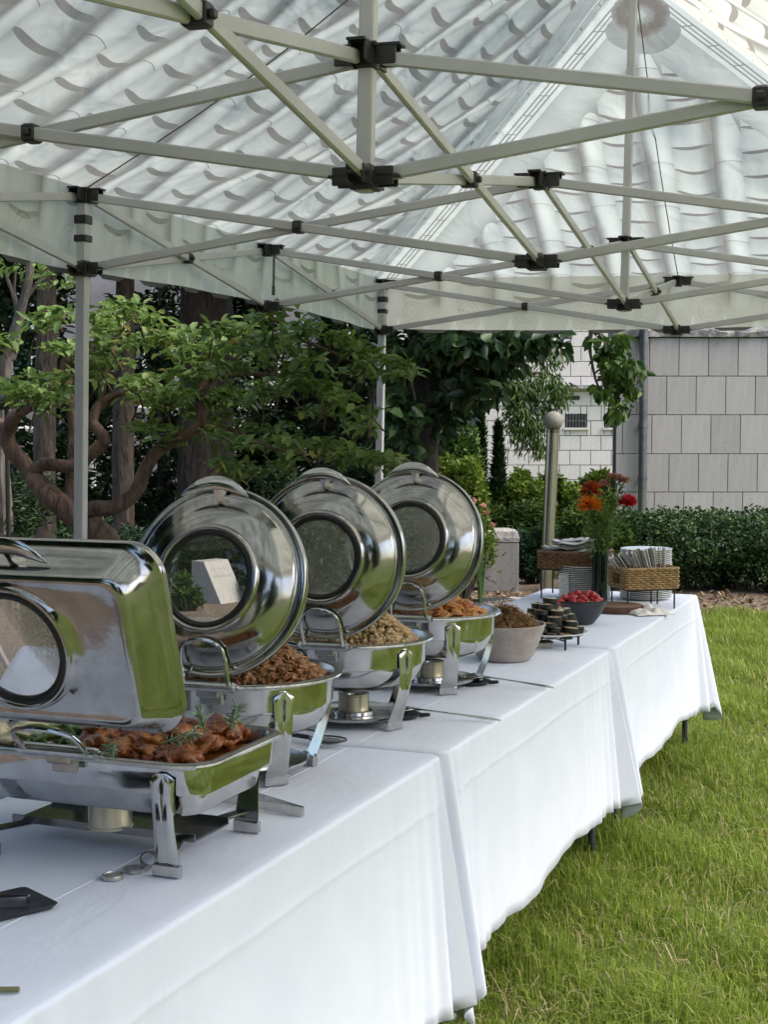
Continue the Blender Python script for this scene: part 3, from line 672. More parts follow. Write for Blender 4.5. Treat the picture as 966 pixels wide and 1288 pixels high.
# far bright tree seen in the gap
for (u, vt, hw, Y, lab, mt) in ((600, 470, 34, 60, 'far bright yellow green tree seen through the gap', 'lime'), (590, 445, 60, 80, 'distant hazy green tree behind the bright far tree', 'mid')):
    b = at_y(u, vt, Y); r_ = empty('distant_tree', (b.x, Y, 0)); tag(r_, lab, 'tree', 'far trees in the gap')
    rx = pxm(hw, Y); C = [(random.uniform(-.6, .6) * rx, random.uniform(-.5, .5) * rx, b.z * random.uniform(.35, .9)) for _ in range(16)]
    foliage('crown', in_ellipsoids(C, [(rx * .45, rx * .4, rx * .35)] * 16, 5000), .35, .2, LM[mt], r_); MB().tube([(0, 0, 0), (0, 0, b.z * .7)], [.2, .08], 8).build('trunk', MAT['bark_dark'], r_)

# ---- garden furniture
pb = on_z(686, 772, .0); Yp = pb.y; tp = at_y(695.5, 541, Yp)
ps = empty('ball_post', (pb.x, Yp, 0)); tag(ps, 'leaning stainless steel post topped with a stone ball', 'post')
ax = Vector((tp.x - pb.x, 0, tp.z)); MAT['post'] = simple('post_steel', (.40, .39, .35), (.5, .49, .45), scale=5, rough=.24, metal=1.0)
r_ = pxm(8.2, Yp); MB().tube([(0, 0, 0), ax], r_, 28).build('shaft', MAT['post'], ps)
MB().tube([ax * .985, ax * 1.004], r_ * 1.04, 28).build('collar', MAT['dark_steel'], ps)
MAT['ball'] = granite('ball_granite', (.11, .105, .085), (.30, .29, .24), 90)
bb = MB(); rb = pxm(12.4, Yp); bb.lathe([(rb * math.sin(a), -rb * math.cos(a)) for a in np.linspace(0, math.pi, 15)], 24, ax + ax.normalized() * rb * .92); bb.build('stone_ball', MAT['ball'], ps)
MB().lathe([(0, 0), (r_ * 1.5, 0), (r_ * 1.5, .02), (r_, .03)], 24).build('base_plate', MAT['post'], ps)
# pedestal
MAT['ped'] = granite('weathered_granite', (.13, .128, .12), (.30, .29, .275), 75)
a, b = on_z(609, 748), on_z(650, 742); w = (b.x - a.x)
pd = empty('granite_pedestal', ((a.x + b.x) / 2, (a.y + b.y) / 2 + w / 2, 0)); tag(pd, 'squat granite pedestal block beside the third round lid', 'pedestal')
hz = pxm(64, a.y); MB().box((0, 0, hz / 2), (w, w, hz), bev=.012).build('block', MAT['ped'], pd, smooth=False)
MB().lathe([(w * .72, hz + .004), (w * .74, hz + .04), (w * .66, hz + .1), (w * .3, hz + .12), (0, hz + .12)], 4, R=Matrix.Rotation(math.radians(45), 3, 'Z')).build('cap', MAT['slate'], pd, smooth=False)
# carved stone seen through the first lid's window
sb = on_z(276, 757, 0); st = empty('carved_stone', (sb.x, sb.y, 0), math.radians(-38)); tag(st, 'wedge shaped granite memorial stone in the planting, seen through the first round lid', 'stone')
Wq, Dq, Hq = .34, .30, .36; pr = [(-Wq * .55, 0), (-Wq * .55, Hq), (-Wq * .12, Hq), (Wq * .5, 0)]
q = MB(); q.add([(x, y, z) for y in (-Dq / 2, Dq / 2) for x, z in pr], [(3, 2, 1, 0), (4, 5, 6, 7), (1, 2, 6, 5), (2, 3, 7, 6), (0, 1, 5, 4), (0, 4, 7, 3)]); q.build('block', MAT['granite'], st, smooth=False)
sl_ = Vector((Wq * .62, 0, -Hq)).normalized(); q = MB()
for r_i, n_ in enumerate((6, 8)):
    for k in range(n_):
        c_ = Vector((-Wq * .12, 0, Hq)) + sl_ * (.08 + r_i * .07) + Vector((0, -.09 + .18 * k / (n_ - 1), 0)) + Vector((Hq, 0, Wq * .62)).normalized() * .0006
        q.bar(c_ - sl_ * .012, c_ + sl_ * .012, .008, .001, bev=0)
q.build('carved_lines', MAT['ped'], st, smooth=False)
# pink roses by the pedestal
MAT['stemg'] = simple('green_stem', (.05, .11, .025), rough=.6)
MAT['pinkp'] = leafmat('pink_petal', [(0, (.45, .17, .13)), (1, (.62, .36, .28))], trans=.35)
rs = on_z(604, 770, 0); rb_ = empty('rose_bush', (rs.x, rs.y, 0)); tag(rb_, 'rose bush with small salmon pink blooms beside the granite pedestal', 'rose bush')
Yr = rs.y; q = MB(); lp = []
for (u, v) in ((596, 630), (607, 637), (612, 645), (620, 661), (601, 650), (590, 640)):
    p = at_y(u, v, Yr + random.uniform(-.1, .1)) - rb_.location; q.tube([(0, 0, 0), (p.x * .4, p.y * .4, p.z * .55), p], [.008, .006, .004], 5)
    for k in range(16): f = random.uniform(.3, .98); lp.append((p.x * f * f + random.gauss(0, .05), p.y * f + random.gauss(0, .05), p.z * f))
    foliage('bloom', in_ellipsoids([p], [(.022, .022, .016)], 22, .3), .022, .02, MAT['pinkp'], rb_, droop=-.6, flat=.1)
q.build('stem', MAT['stemg'], rb_); foliage('leaves', np.array(lp) + rng.normal(0, .03, (len(lp), 3)), .06, .026, LM['mid'], rb_)
# garden spotlight at far left
sp = at_y(8, 505, 7.6); sl = empty('garden_spotlight', (sp.x, 7.6, 0)); tag(sl, 'small black garden spotlight on a stake under the twisted limbs', 'spotlight')
h = sp.z; MB().tube([(0, 0, -.05), (0, 0, h - .04)], .012, 8).build('stake', MAT['black'], sl)
Rl = Matrix.Rotation(math.radians(75), 3, 'Y')
MB().lathe([(0, -.06), (.035, -.055), (.042, .03), (.05, .06), (.046, .06), (.04, .035), (0, .035)], 20, (0, 0, h), Rl).build('lamp_housing', MAT['black'], sl)

# ================================================================== CANOPY TENT
T_PHI, T_CX, T_CZ, T_ZT, T_HH, T_ROLL, BAY = 0.3263, -0.0192 * 1.5, 5.1212 * 1.5, .4729 * 1.5, .1533 * 1.5, 0.0209, 1.5
FWD = Vector((0, math.cos(PITCH), -math.sin(PITCH))); TILT = Matrix.Rotation(T_ROLL, 3, FWD)     # the tent leans a little to one side
C0 = Vector((0, 0, CAM_H))
TD1 = TILT @ Vector((math.sin(T_PHI), math.cos(T_PHI), 0)); TD2 = TILT @ Vector((math.cos(T_PHI), -math.sin(T_PHI), 0)); TUP = TILT @ Vector((0, 0, 1))
ORG = C0 + TILT @ Vector((T_CX, T_CZ, T_ZT))          # top joint of the far-left corner
def TN(i, j, z=0.0): return ORG + TD1 * (i * BAY) + TD2 * (j * BAY) + TUP * z
tc_ = TN(-2, 1); tent = empty('canopy_tent', (tc_.x, tc_.y, 0)); tag(tent, 'pop up canopy tent with roof tile print over the buffet tables', 'tent')
def tpart(mb, name, mat, par=None, **kw):
    o = mb.build(name, mat, **kw)
    if par is None: o.parent = tent; o.matrix_parent_inverse = Matrix.Translation(-tent.location)
    else: o.parent = par
    return o
RISE = 1.03
# ---- printed fabric
def tile_print(m, u, v, rw, thick):
    """roll tiles and crescent-edged pan tiles; returns tone, roll coordinate, roll mask"""
    p = .29; x = (u / p + .5).frac(); c = (x - .5) / rw; w = ((x + .5).frac() - .5) / (.5 - rw); inroll = c.abs().lt(1.0)
    roll = 1.02 - c.sq() * .26 - c.sstep(.0, 1.0) * .34
    jl = ((v + (1 - c.sq()) * -.016) / .27).frac()
    roll = roll - jl.lt(.014) * .42 - jl.sstep(.85, 1.0) * .06
    y = ((v - w.sq() * .022 + (u / p).floor().abs() * .061) / .137).frac()
    cres = y.lt((1 - w.sq().sq() * .62) * thick)
    pan = .93 - y.sstep(.15, 1.0) * .10 - (w * -1).sstep(.1, 1.0) * .34 - w.sstep(.55, 1.0) * .10
    pan = mixf(cres, pan, .45)
    soft = m.tex(2.6, 3, .5); stn = m.tex(1.1, 7, .7, dist=1.0)  # soft: uneven glow through the fabric put into the print tone; stn: stains
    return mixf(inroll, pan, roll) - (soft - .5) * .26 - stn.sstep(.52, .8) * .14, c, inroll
def roof_mat(name, tint, tint2, ornament):
    m = M(name); u, v = m.uv('print'); hd_, rd = m.uv('edge')
    f, c, inroll = tile_print(m, u, v, .205 if ornament else .18, .13 if ornament else .20)
    # plain ridge tiles and ruled lines along the hips
    hipz = (hd_ - c.sq() * inroll * .05).lt(.235)
    hs = (hd_ - .16) / .08
    hip = .82 - hs.sq() * .12
    f = mixf(hipz, f, hip)
    band = hd_.lt(.088); bl_ = ((hd_ - .028).abs().lt(.0035) + (hd_ - .046).abs().lt(.003) + (hd_ - .064).abs().lt(.0035)).min(1)
    dash = ((v / .11).frac()).lt(.05) * hd_.gt(.028) * hd_.lt(.064)
    f = mixf(band, f, 1.0 - (bl_ + dash).min(1) * .5)
    if ornament:
        # moulded tile at the peak
        ox = u; oy = rd - .21; rad = (ox.sq() + (oy * 1.05).sq()).sqrt()
        fl = m.tex(34, 3, .6, 'UV', dist=1.4)
        disc = rad.lt(.115); ring = (rad / .022 + fl * 2.6).sin() * .16
        f = mixf(disc, f, .54 + ring * 1.4)
        col = (ox.sq() + ((oy - .085) * 1.5).sq()).sqrt().lt(.15) * (1 - disc); f = mixf(col, f, .56 + fl * .14)
        f = mixf(rd.lt(.10), f, .6)
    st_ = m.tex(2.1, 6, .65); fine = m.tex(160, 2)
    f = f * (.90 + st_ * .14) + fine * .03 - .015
    colr = m.ramp(f, [(.35, tint2), (.62, tuple(a * .52 for a in tint)), (.80, tuple(a * .80 for a in tint)), (.98, tint)])
    d = m.n('ShaderNodeBsdfDiffuse'); t = m.n('ShaderNodeBsdfTranslucent'); m.l(colr, d.inputs[0]); m.l(colr, t.inputs[0])
    bp = m.bump(m.tex(4.5, 3, .5, dist=.5), .55, .045); m.l(bp, d.inputs['Normal']); m.l(bp, t.inputs['Normal'])
    x_ = m.n('ShaderNodeMixShader'); x_.inputs[0].default_value = .70; m.l(d.outputs[0], x_.inputs[1]); m.l(t.outputs[0], x_.inputs[2])
    return m.done(x_)
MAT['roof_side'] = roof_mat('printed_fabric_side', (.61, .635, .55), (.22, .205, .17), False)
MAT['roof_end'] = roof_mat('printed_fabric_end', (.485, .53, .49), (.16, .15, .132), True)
def val_mat():
    m = M('printed_valance'); u, v = m.uv('print'); x = (u / .3).frac()
    t_, c_, r_ = tile_print(m, u, v - .255, .19, .15)
    up = v.sstep(.06, .15); f = mixf(up, m.tex(1.8, 4) * .25 + .62, t_ * .72 + .12)
    x2 = ((u / .15).frac() - .5).abs() * .15
    wedge = (x2 - (.062 + v * -1) * .35).lt(0) * v.lt(.062) * v.gt(.0)
    f = mixf(wedge, f, .97)
    ds = ((x - .5).sq() * .09 + (v - .085).sq()).sqrt()
    ring = (ds - .052).abs().lt(.005) + (ds - .034).abs().lt(.004) + (ds * 180 + m.tex(60, 2, .5, 'UV') * 3).sin().gt(.5) * ds.lt(.03); f = f - ring.min(1) * .09
    tab = v.lt(0.0); f = mixf(tab, f, .22)
    colr = m.ramp(f, [(.2, (.11, .11, .10)), (.42, (.46, .44, .36)), (.6, (.74, .72, .61)), (.78, (.86, .85, .74)), (1, (.95, .95, .88))])
    d = m.n('ShaderNodeBsdfDiffuse'); t = m.n('ShaderNodeBsdfTranslucent'); m.l(colr, d.inputs[0]); m.l(colr, t.inputs[0])
    bp = m.bump(m.tex(7, 3), .3, .03); m.l(bp, d.inputs['Normal']); m.l(bp, t.inputs['Normal'])
    x_ = m.n('ShaderNodeMixShader'); x_.inputs[0].default_value = .45; m.l(d.outputs[0], x_.inputs[1]); m.l(t.outputs[0], x_.inputs[2])
    return m.done(x_)
MAT['valance'] = val_mat()
def grid_obj(name, rows, uv1, uv2, mat):
    n = len(rows[0]); V = [p for r in rows for p in r]; Fs = []
    for i in range(len(rows) - 1):
        for j in range(n - 1): Fs.append((i * n + j, i * n + j + 1, (i + 1) * n + j + 1, (i + 1) * n + j))
    me = bpy.data.meshes.new(name); me.from_pydata([tuple(p) for p in V], [], Fs); me.materials.append(mat)
    for nm, data in (('print', uv1), ('edge', uv2)):
        L = me.uv_layers.new(name=nm)
        for lp in me.loops: L.data[lp.index].uv = data[lp.vertex_index]
    me.shade_smooth(); o = link(bpy.data.objects.new(name, me)); o.parent = tent; o.matrix_parent_inverse = Matrix.Translation(-tent.location); return o
EAVE = .035; OUT = .03
def roof_panel(a, b, ta, tb, mat, center_u, nu=60, nv=26, sd=0):
    """a,b eave ends; ta,tb ridge ends"""
    rows, u1, u2 = [], [], []
    el = (b - a).length; ed = (b - a) / el; mid = (a + b) / 2
    tm = (ta + tb) / 2; sl = (tm - mid) - ed * (tm - mid).dot(ed); SL = sl.length; sd_ = sl / SL; nrm = ed.cross(sd_)
    if nrm.z < 0: nrm = -nrm
    P2 = lambda p: Vector(((p - mid).dot(ed), (p - mid).dot(sd_)))
    ha, hb, qa, qb = P2(a), P2(b), P2(ta), P2(tb)
    def dist(p, s, e): d = (e - s).normalized(); w = p - s; return abs(w.x * d.y - w.y * d.x)
    r = random.Random(sd); ph = [r.uniform(0, 6) for _ in range(6)]
    for i in range(nv + 1):
        t = i / nv; row = []
        for j in range(nu + 1):
            s = j / nu; p = (a.lerp(b, s)).lerp(ta.lerp(tb, s), t); q = P2(p)
            hdist = min(dist(q, ha, qa), dist(q, hb, qb)); env = min(1, hdist / .35) * min(1, t / .12) * (min(1, (1 - t) / .1))
            sag = -.055 * math.sin(math.pi * t) * min(1, hdist / .5)
            wr = (.020 * math.sin(q.x * 5 + ph[0] + 2.5 * q.y) * math.sin(q.y * 4 + ph[1]) + .010 * math.sin(q.x * 13 + q.y * 7 + ph[2]) + .005 * math.sin(q.x * 25 - q.y * 11 + ph[3])) * env
            row.append(p + nrm * (sag + wr)); u1.append((q.x - (0 if center_u else .15), q.y)); u2.append((hdist, SL - q.y))
        rows.append(row)
    return grid_obj('roof_panel', rows, u1, u2, mat)
def valance(a, b, sd, u0=0.0):
    rows, u1, u2 = [], [], []; el = (b - a).length; D = .255; r = random.Random(sd); ph = [r.uniform(0, 6) for _ in range(5)]
    ed = (b - a) / el; nrm = ed.cross(TUP); nu = int(el / .0375)
    for i in range(7):
        row = []
        for j in range(nu + 1):
            u = el * j / nu; vv = D * (1 - i / 5) if i < 6 else -.016 * (1 if (j % 8) in (0, 1, 2, 3) else 0) - .0005
            k = 1 - max(vv, 0) / D
            off = (.014 * math.sin(u * 4.3 + ph[0]) + .008 * math.sin(u * 11 + ph[1]) + .02 * math.sin(u * 1.4 + ph[2])) * k
            row.append(a + ed * u + nrm * off + TUP * (vv - D - .012 * math.sin(u * 1.9 + ph[3]) * k)); u1.append((u - el / 2 - u0, vv)); u2.append((1, 1))
        rows.append(row)
    return grid_obj('valance', rows, u1, u2, MAT['valance'])
cA = {k: TN(i, j, EAVE) for k, (i, j) in {'CL': (0, 0), 'CR': (0, 2), 'NL': (-4, 0), 'NR': (-4, 2)}.items()}
o_ = OUT / BAY
cA = {'CL': TN(o_, -o_, EAVE), 'CR': TN(o_, 2 + o_, EAVE), 'NL': TN(-4 - o_, -o_, EAVE), 'NR': TN(-4 - o_, 2 + o_, EAVE)}
aG, aF = TN(-1, 1, RISE), TN(-3, 1, RISE)
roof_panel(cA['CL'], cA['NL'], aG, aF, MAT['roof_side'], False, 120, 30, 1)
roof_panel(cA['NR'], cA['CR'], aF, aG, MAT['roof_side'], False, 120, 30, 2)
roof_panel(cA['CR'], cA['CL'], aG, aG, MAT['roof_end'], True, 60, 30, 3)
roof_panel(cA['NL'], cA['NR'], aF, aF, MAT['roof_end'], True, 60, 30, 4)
valance(cA['CL'], cA['NL'], 1, .15); valance(cA['NR'], cA['CR'], 2, .15); valance(cA['CR'], cA['CL'], 3); valance(cA['NL'], cA['NR'], 4)
MAT['strap'] = simple('brown_strap', (.17, .15, .11), rough=.8)
for (a, b) in ((TN(0, 1, .02), aG), (TN(-2, 0, .02), TN(-2, 1, RISE)), (TN(-2, 2, .02), TN(-2, 1, RISE)), (TN(-4, 1, .02), aF)):
    pts = [a.lerp(b, k / 12) + TUP * (-.068 * math.sin(math.pi * k / 12)) for k in range(13)]
    tpart(MB().tube(pts, .0024, 6), 'seam_strap', MAT['strap'])
# ---- frame
def seg(n0, n1, skip=False):
    a1, a0 = TN(*n0), TN(*n0, -T_HH); b1, b0 = TN(*n1), TN(*n1, -T_HH); d = (b1 - a1).normalized(); s = d.cross(TUP).normalized() * .0095
    e = .035
    for p, q, sg in ((a1, b0, 1), (a0, b1, -1)):
        k = (q - p).normalized(); tpart(MB().bar(p + s * sg + k * e, q + s * sg - k * e, .013, .027, TUP, .003), 'truss_bar', MAT['alu'])
    c = (a1 + b0) / 2; R = Matrix((d, s.normalized(), TUP)).transposed()
    q = MB().box(c, (.030, .042, .038), R, .004); q.box(c + s.normalized() * .026, (.016, .01, .016), R, .003); q.box(c - s.normalized() * .026, (.016, .01, .016), R, .003); tpart(q, 'pivot', MAT['black'])
segs = [((i, 0), (i - 1, 0)) for i in (0, -1, -2, -3)] + [((i, 2), (i - 1, 2)) for i in (0, -1, -2, -3)] + [((i, 1), (i - 1, 1)) for i in (0, -1, -2, -3)]
segs += [((i, j), (i, j + 1)) for i in (0, -1, -2, -3, -4) for j in (0, 1)]
for s in segs: seg(*s)
RT = Matrix((TD1, TD2, TUP)).transposed()
conn = None
def connector(i, j, z, leg=False):
    q = MB(); c = TN(i, j, z); k = .047 if leg else .037
    q.box(c, (k, k, .048), RT, .004); q.box(c + TUP * (.020 if z == 0 else -.020), (k + .016, k + .016, .012), RT, .003)
    for d in (TD1, -TD1, TD2, -TD2):
        if (d == -TD1 and i == -4) or (d == TD1 and i == 0) or (d == TD2 and j == 2) or (d == -TD2 and j == 0): continue
        w = TD2 if abs(d.dot(TD1)) > .5 else TD1
        for sg in (1, -1):
            R = Matrix((d, w, TUP)).transposed(); q.box(c + d * .043 + w * .016 * sg, (.040, .006, .036), R, .002)
        q.box(c + d * .05, (.044, .038, .006), Matrix((d, w, TUP)).transposed(), .001) if z else q.box(c + d * .05 + TUP * .020, (.044, .038, .006), Matrix((d, w, TUP)).transposed(), .001)
    tpart(q, 'connector', MAT['black'])
for i in range(-4, 1):
    for j in range(3):
        lg = j in (0, 2) and i in (0, -2, -4)
        connector(i, j, 0.0, lg); connector(i, j, -T_HH, lg)
for i in (-1, -3):
    tpart(MB().bar(TN(i, 1, -T_HH - .03), TN(i, 1, RISE - .03), .030, .030, TD1, .003), 'centre_pole', MAT['alu'])
    tpart(MB().lathe([(0, .03), (.045, .02), (.06, -.01), (.05, -.03), (0, -.035)], 20, TN(i, 1, RISE - .045), RT), 'peak_cap', MAT['black'])
for i in (0, -2, -4):
    for j in (0, 2):
        t = TN(i, j, .02); d = -TUP; L = t.z / abs(d.z); f = t + d * (L - .012)
        l = tpart(MB().bar(t, f, .034, .034, TD1, .003), 'leg', MAT['alu'])
        tpart(MB().box((f.x, f.y, .006), (.09, .09, .011), bev=.002), 'foot_plate', MAT['alu'], l)
        if j == 0:
            for zz, hh in ((-.075, .028), (-.135, .022)): tpart(MB().box(TN(i, j, zz), (.044, .044, hh), RT, .002), 'velcro_tie', MAT['black'], l)
for i in (-1, -3):     # hanging fabric tie with buckle on the side
    c = TN(i, 0, 0) + TD2 * .03; q = MB(); q.bar(c + TUP * -.02, c + TUP * -.15, .002, .02, TD1, 0); q.box(c + TUP * -.165, (.02, .008, .04), RT, .002); tpart(q, 'buckle_tie', MAT['black'])

# ================================================================== TABLES AND CLOTHS
AX = math.pi / 2 - PHI                         # rotation that points local +x along the row
TL, TW, TH = 1.80, .75, .725
tables = [(1.602, 'near end of the row under the rectangular dish'), (3.432, 'in the middle of the row under the last round dish'), (5.262, 'at the far end of the row under the baskets')]
tnames = ['nearest the rectangular chafing dish', 'between the other two tables', 'under the wicker baskets']
for k, (s0, _) in enumerate(tables):
    c = ST(s0 + TL / 2, T_EDGE - TW / 2)
    t = empty('folding_table', c, AX); tag(t, ['folding table with dark tube legs beneath the cloth under the rectangular dish', 'folding table with dark tube legs beneath the middle cloth', 'folding table with dark tube legs beneath the cloth under the wicker baskets'][k], 'table', 'row of folding tables')
    q = MB(); q.loft([rr(TL / 2 - .006, TW / 2 - .006, .04, TH - .045), rr(TL / 2 - .004, TW / 2 - .004, .04, TH - .004), rr(TL / 2 - .012, TW / 2 - .012, .035, TH)], cap0=True, cap1=True); q.build('table_top', MAT['table_grey'], t)
    for sx in (-1, 1):
        x = sx * (TL / 2 - .17); y = TW / 2 - .025
        pts = [(x, -y, 0.0), (x, -y, .25), (x, -y * .97, .55), (x, -y * .9, TH - .06), (x, y * .9, TH - .06), (x, y * .97, .55), (x, y, .25), (x, y, 0.0)]
        fo = [(x + sx * .10, -y - .005, .012), (x + sx * .05, -y, .015), (x + sx * .012, -y, .06), (x, -y, .14)]
        l = MB().tube(limb([Vector(p) for p in (pts[1:-1])], [.0135] * 6, sub=4, wob=0)[0], .0135, 10)
        for sy in (-1, 1): l.tube(limb([Vector((x, sy * y, .25)), Vector((x, sy * y, .12)), Vector((x + sx * .012, sy * y, .05)), Vector((x + sx * .06, sy * y, .014)), Vector((x + sx * .13, sy * y, .013))], [.0135] * 5, sub=4, wob=0)[0], .0135, 10)
        l.tube([(x, -y, .22), (x, y, .22)], .009, 8); l.build('leg', MAT['tube'], t)
        MB().bar((x, 0, TH - .06), (x - sx * .42, 0, TH - .06), .02, .006).build('brace', MAT['tube'], t)
def tablecloth(s0, label, seed, over0, over1, drop):
    c = ST(s0 + TL / 2, T_EDGE - TW / 2); root = empty('tablecloth', c, AX); tag(root, label, 'tablecloth', 'white cloths over the row of tables')
    r = random.Random(seed); ph = [r.uniform(0, 6) for _ in range(8)]
    hx, hy = TL / 2, TW / 2; rad = .035; per = []
    # outline of the table edge, starting at the near right corner going along the right-hand (camera) side; local y = left
    def side(p0, p1, n, nrm, nm):
        for i in range(n): per.append((Vector(p0).lerp(Vector(p1), i / n), Vector(nrm), nm, i / n))
    def corner(cx, cy, a0, a1, n, nm):
        for i in range(n): a = math.radians(a0 + (a1 - a0) * i / n); per.append((Vector((cx + rad * math.cos(a), cy + rad * math.sin(a), 0)), Vector((math.cos(a), math.sin(a), 0)), nm, i / n))
    N = 260
    side((-hx + rad, -hy, 0), (hx - rad, -hy, 0), N, (0, -1, 0), 'R'); corner(hx - rad, -hy + rad, -90, 0, 26, 'cRf')
    side((hx, -hy + rad, 0), (hx, hy - rad, 0), 30, (1, 0, 0), 'E1'); corner(hx - rad, hy - rad, 0, 90, 16, 'cLf')
    side((hx - rad, hy, 0), (-hx + rad, hy, 0), 80, (0, 1, 0), 'L'); corner(-hx + rad, hy - rad, 90, 180, 16, 'cLn')
    side((-hx, hy - rad, 0), (-hx, -hy + rad, 0), 30, (-1, 0, 0), 'E0'); corner(-hx + rad, -hy + rad, 180, 270, 26, 'cRn')
    zt = TOP - .002; n = len(per); loops = []
    q_ = [0, .004, .012, .03, .06, .1, .15, .172, .18, .188, .21, .26, .36, .46, .56, .66, .76, .86, .94, 1.0]
    def inset(d, z): return [p - nr * d + Vector((0, 0, z)) for p, nr, _, _ in per]
    loops.append(inset(.03, zt)); loops.append(inset(.008, zt - .0005)); loops.append(inset(.002, zt - .003))
    arc = 0; arcs = []
    for i, (p, nr, nm, f) in enumerate(per):
        arcs.append(arc); arc += (per[(i + 1) % n][0] - p).length + (.006 if nm[0] == 'c' else 0)
    for qq in q_[1:]:
        L = []
        for i, (p, nr, nm, f) in enumerate(per):
            a = arcs[i]; x = p.x
            if nm == 'R': fw, fd, ex = 0.0, 1.0, 0.0; dc = min(x + hx, hx - x)
            else: dc = 0.0
            near = math.exp(-dc / .13)
            if nm in ('R', 'cRf', 'cRn'):
                soft = .010 * math.sin(a * 7.3 + ph[0]) + .006 * math.sin(a * 16 + ph[1]) + .004 * math.sin(a * 33 + ph[5])
                fold = (.5 + .5 * near) * soft * 1.15 * qq ** 1.2
                big = (near * .024 * math.sin(a * 88 + ph[2]) + math.exp(-dc / .25) * .010 * math.sin(a * 41 + ph[7])) * qq ** .5 if nm == 'R' else (.026 * math.sin(f * math.pi * 3.0 + ph[3]) * qq ** .8)
                fl = .020 * qq + (.075 * qq if nm[0] == 'c' else .045 * near * qq)
                d = fl + fold + big + (.0018 * math.exp(-((qq - .18) / .007) ** 2) if nm == 'R' else 0)
                end = 1 if nm == 'cRf' else (-1 if nm == 'cRn' else 0)
                dirn = Vector((nr.x * .28, nr.y if nm == 'R' else min(nr.y, -.55), 0))
                dl = drop + .012 * math.sin(a * 3.1 + ph[4]) + .008 * math.sin(a * 9 + ph[6]) + (.075 * math.sin(f * math.pi) if nm[0] == 'c' else .03 * near * (1 if x > 0 else .4))
                L.append(p + dirn * d + Vector((0, 0, zt - .004 - dl * qq)))
            elif nm in ('E0', 'E1'):
                d = .004 + .003 * math.sin(a * 20 + ph[2]) * qq
                if (nm == 'E1' and over1) or (nm == 'E0' and over0): d += .03 * qq + .015 * math.sin(a * 14) * qq
                L.append(p + nr * d + Vector((0, 0, zt - .004 - drop * qq)))
            else:
                d = .02 * qq + .012 * math.sin(a * 12 + ph[3]) * qq
                L.append(p + Vector((nr.x * .25, nr.y, 0)) * d + Vector((0, 0, zt - .004 - drop * qq)))
        loops.append(L)
    mb = MB(); mb.loft(loops); mb.f = [tuple(reversed(f)) for f in mb.f]; mb.f.append(tuple(range(n))); mb.m.append(0)
    o = mb.build('cloth', MAT['cloth'], root, angle=0)
    # pressed creases
    for (x0, x1, yy) in ((-hx + .02, hx - .02, -.13), ):
        pts = [(x0 + (x1 - x0) * k / 30, yy + .0015 * math.sin(k * 1.3 + ph[0]), zt + .0002) for k in range(31)]
        MB().tube(pts, .0024, 6).build('crease', MAT['cloth'], root)
    me = o.modifiers.new('thick', 'SOLIDIFY'); me.thickness = .0014; me.offset = 1
    return root
tablecloth(tables[0][0], 'smooth white tablecloth on the table carrying the rectangular dish', 11, True, False, .59)
tablecloth(tables[1][0], 'white tablecloth on the middle table, under the third round dish', 12, False, False, .552)
tablecloth(tables[2][0], 'white tablecloth on the end table with the wicker baskets', 13, False, True, .52)

# ================================================================== CHAFING DISHES
def glass_mat(name, fog, tint):
    m = M(name); tr = m.n('ShaderNodeBsdfTransparent'); tr.inputs[0].default_value = (.9, .93, .9, 1)
    gl = m.n('ShaderNodeBsdfGlossy'); gl.inputs['Roughness'].default_value = .03; gl.inputs[0].default_value = (1, 1, 1, 1)
    fr = m.n('ShaderNodeFresnel'); fr.inputs[0].default_value = 1.5
    mx = m.n('ShaderNodeMixShader'); m.l(X(m.nt, fr.outputs[0]) * 1.3, mx.inputs[0]); m.l(tr.outputs[0], mx.inputs[1]); m.l(gl.outputs[0], mx.inputs[2])
    df = m.n('ShaderNodeBsdfDiffuse'); df.inputs[0].default_value = (*tint, 1); tl = m.n('ShaderNodeBsdfTranslucent'); tl.inputs[0].default_value = (*tint, 1)
    m2 = m.n('ShaderNodeMixShader'); m2.inputs[0].default_value = .5; m.l(df.outputs[0], m2.inputs[1]); m.l(tl.outputs[0], m2.inputs[2])
    a = m.tex(16, 5, .6); dr = m.tex(90, 2, .5)
    f = (a.sstep(.3, .75) * .35 + .75 + dr.gt(.64) * .5) * fog
    m3 = m.n('ShaderNodeMixShader'); m.l(f.min(.92), m3.inputs[0]); m.l(mx.outputs[0], m3.inputs[1]); m.l(m2.outputs[0], m3.inputs[2])
    return m.done(m3)
MAT['glass_clear'] = glass_mat('lid_glass_clear', .07, (.6, .6, .55)); MAT['glass_fog'] = glass_mat('lid_glass_misted', .42, (.42, .45, .38)); MAT['glass_drip'] = glass_mat('lid_glass_drips', .34, (.5, .45, .38))
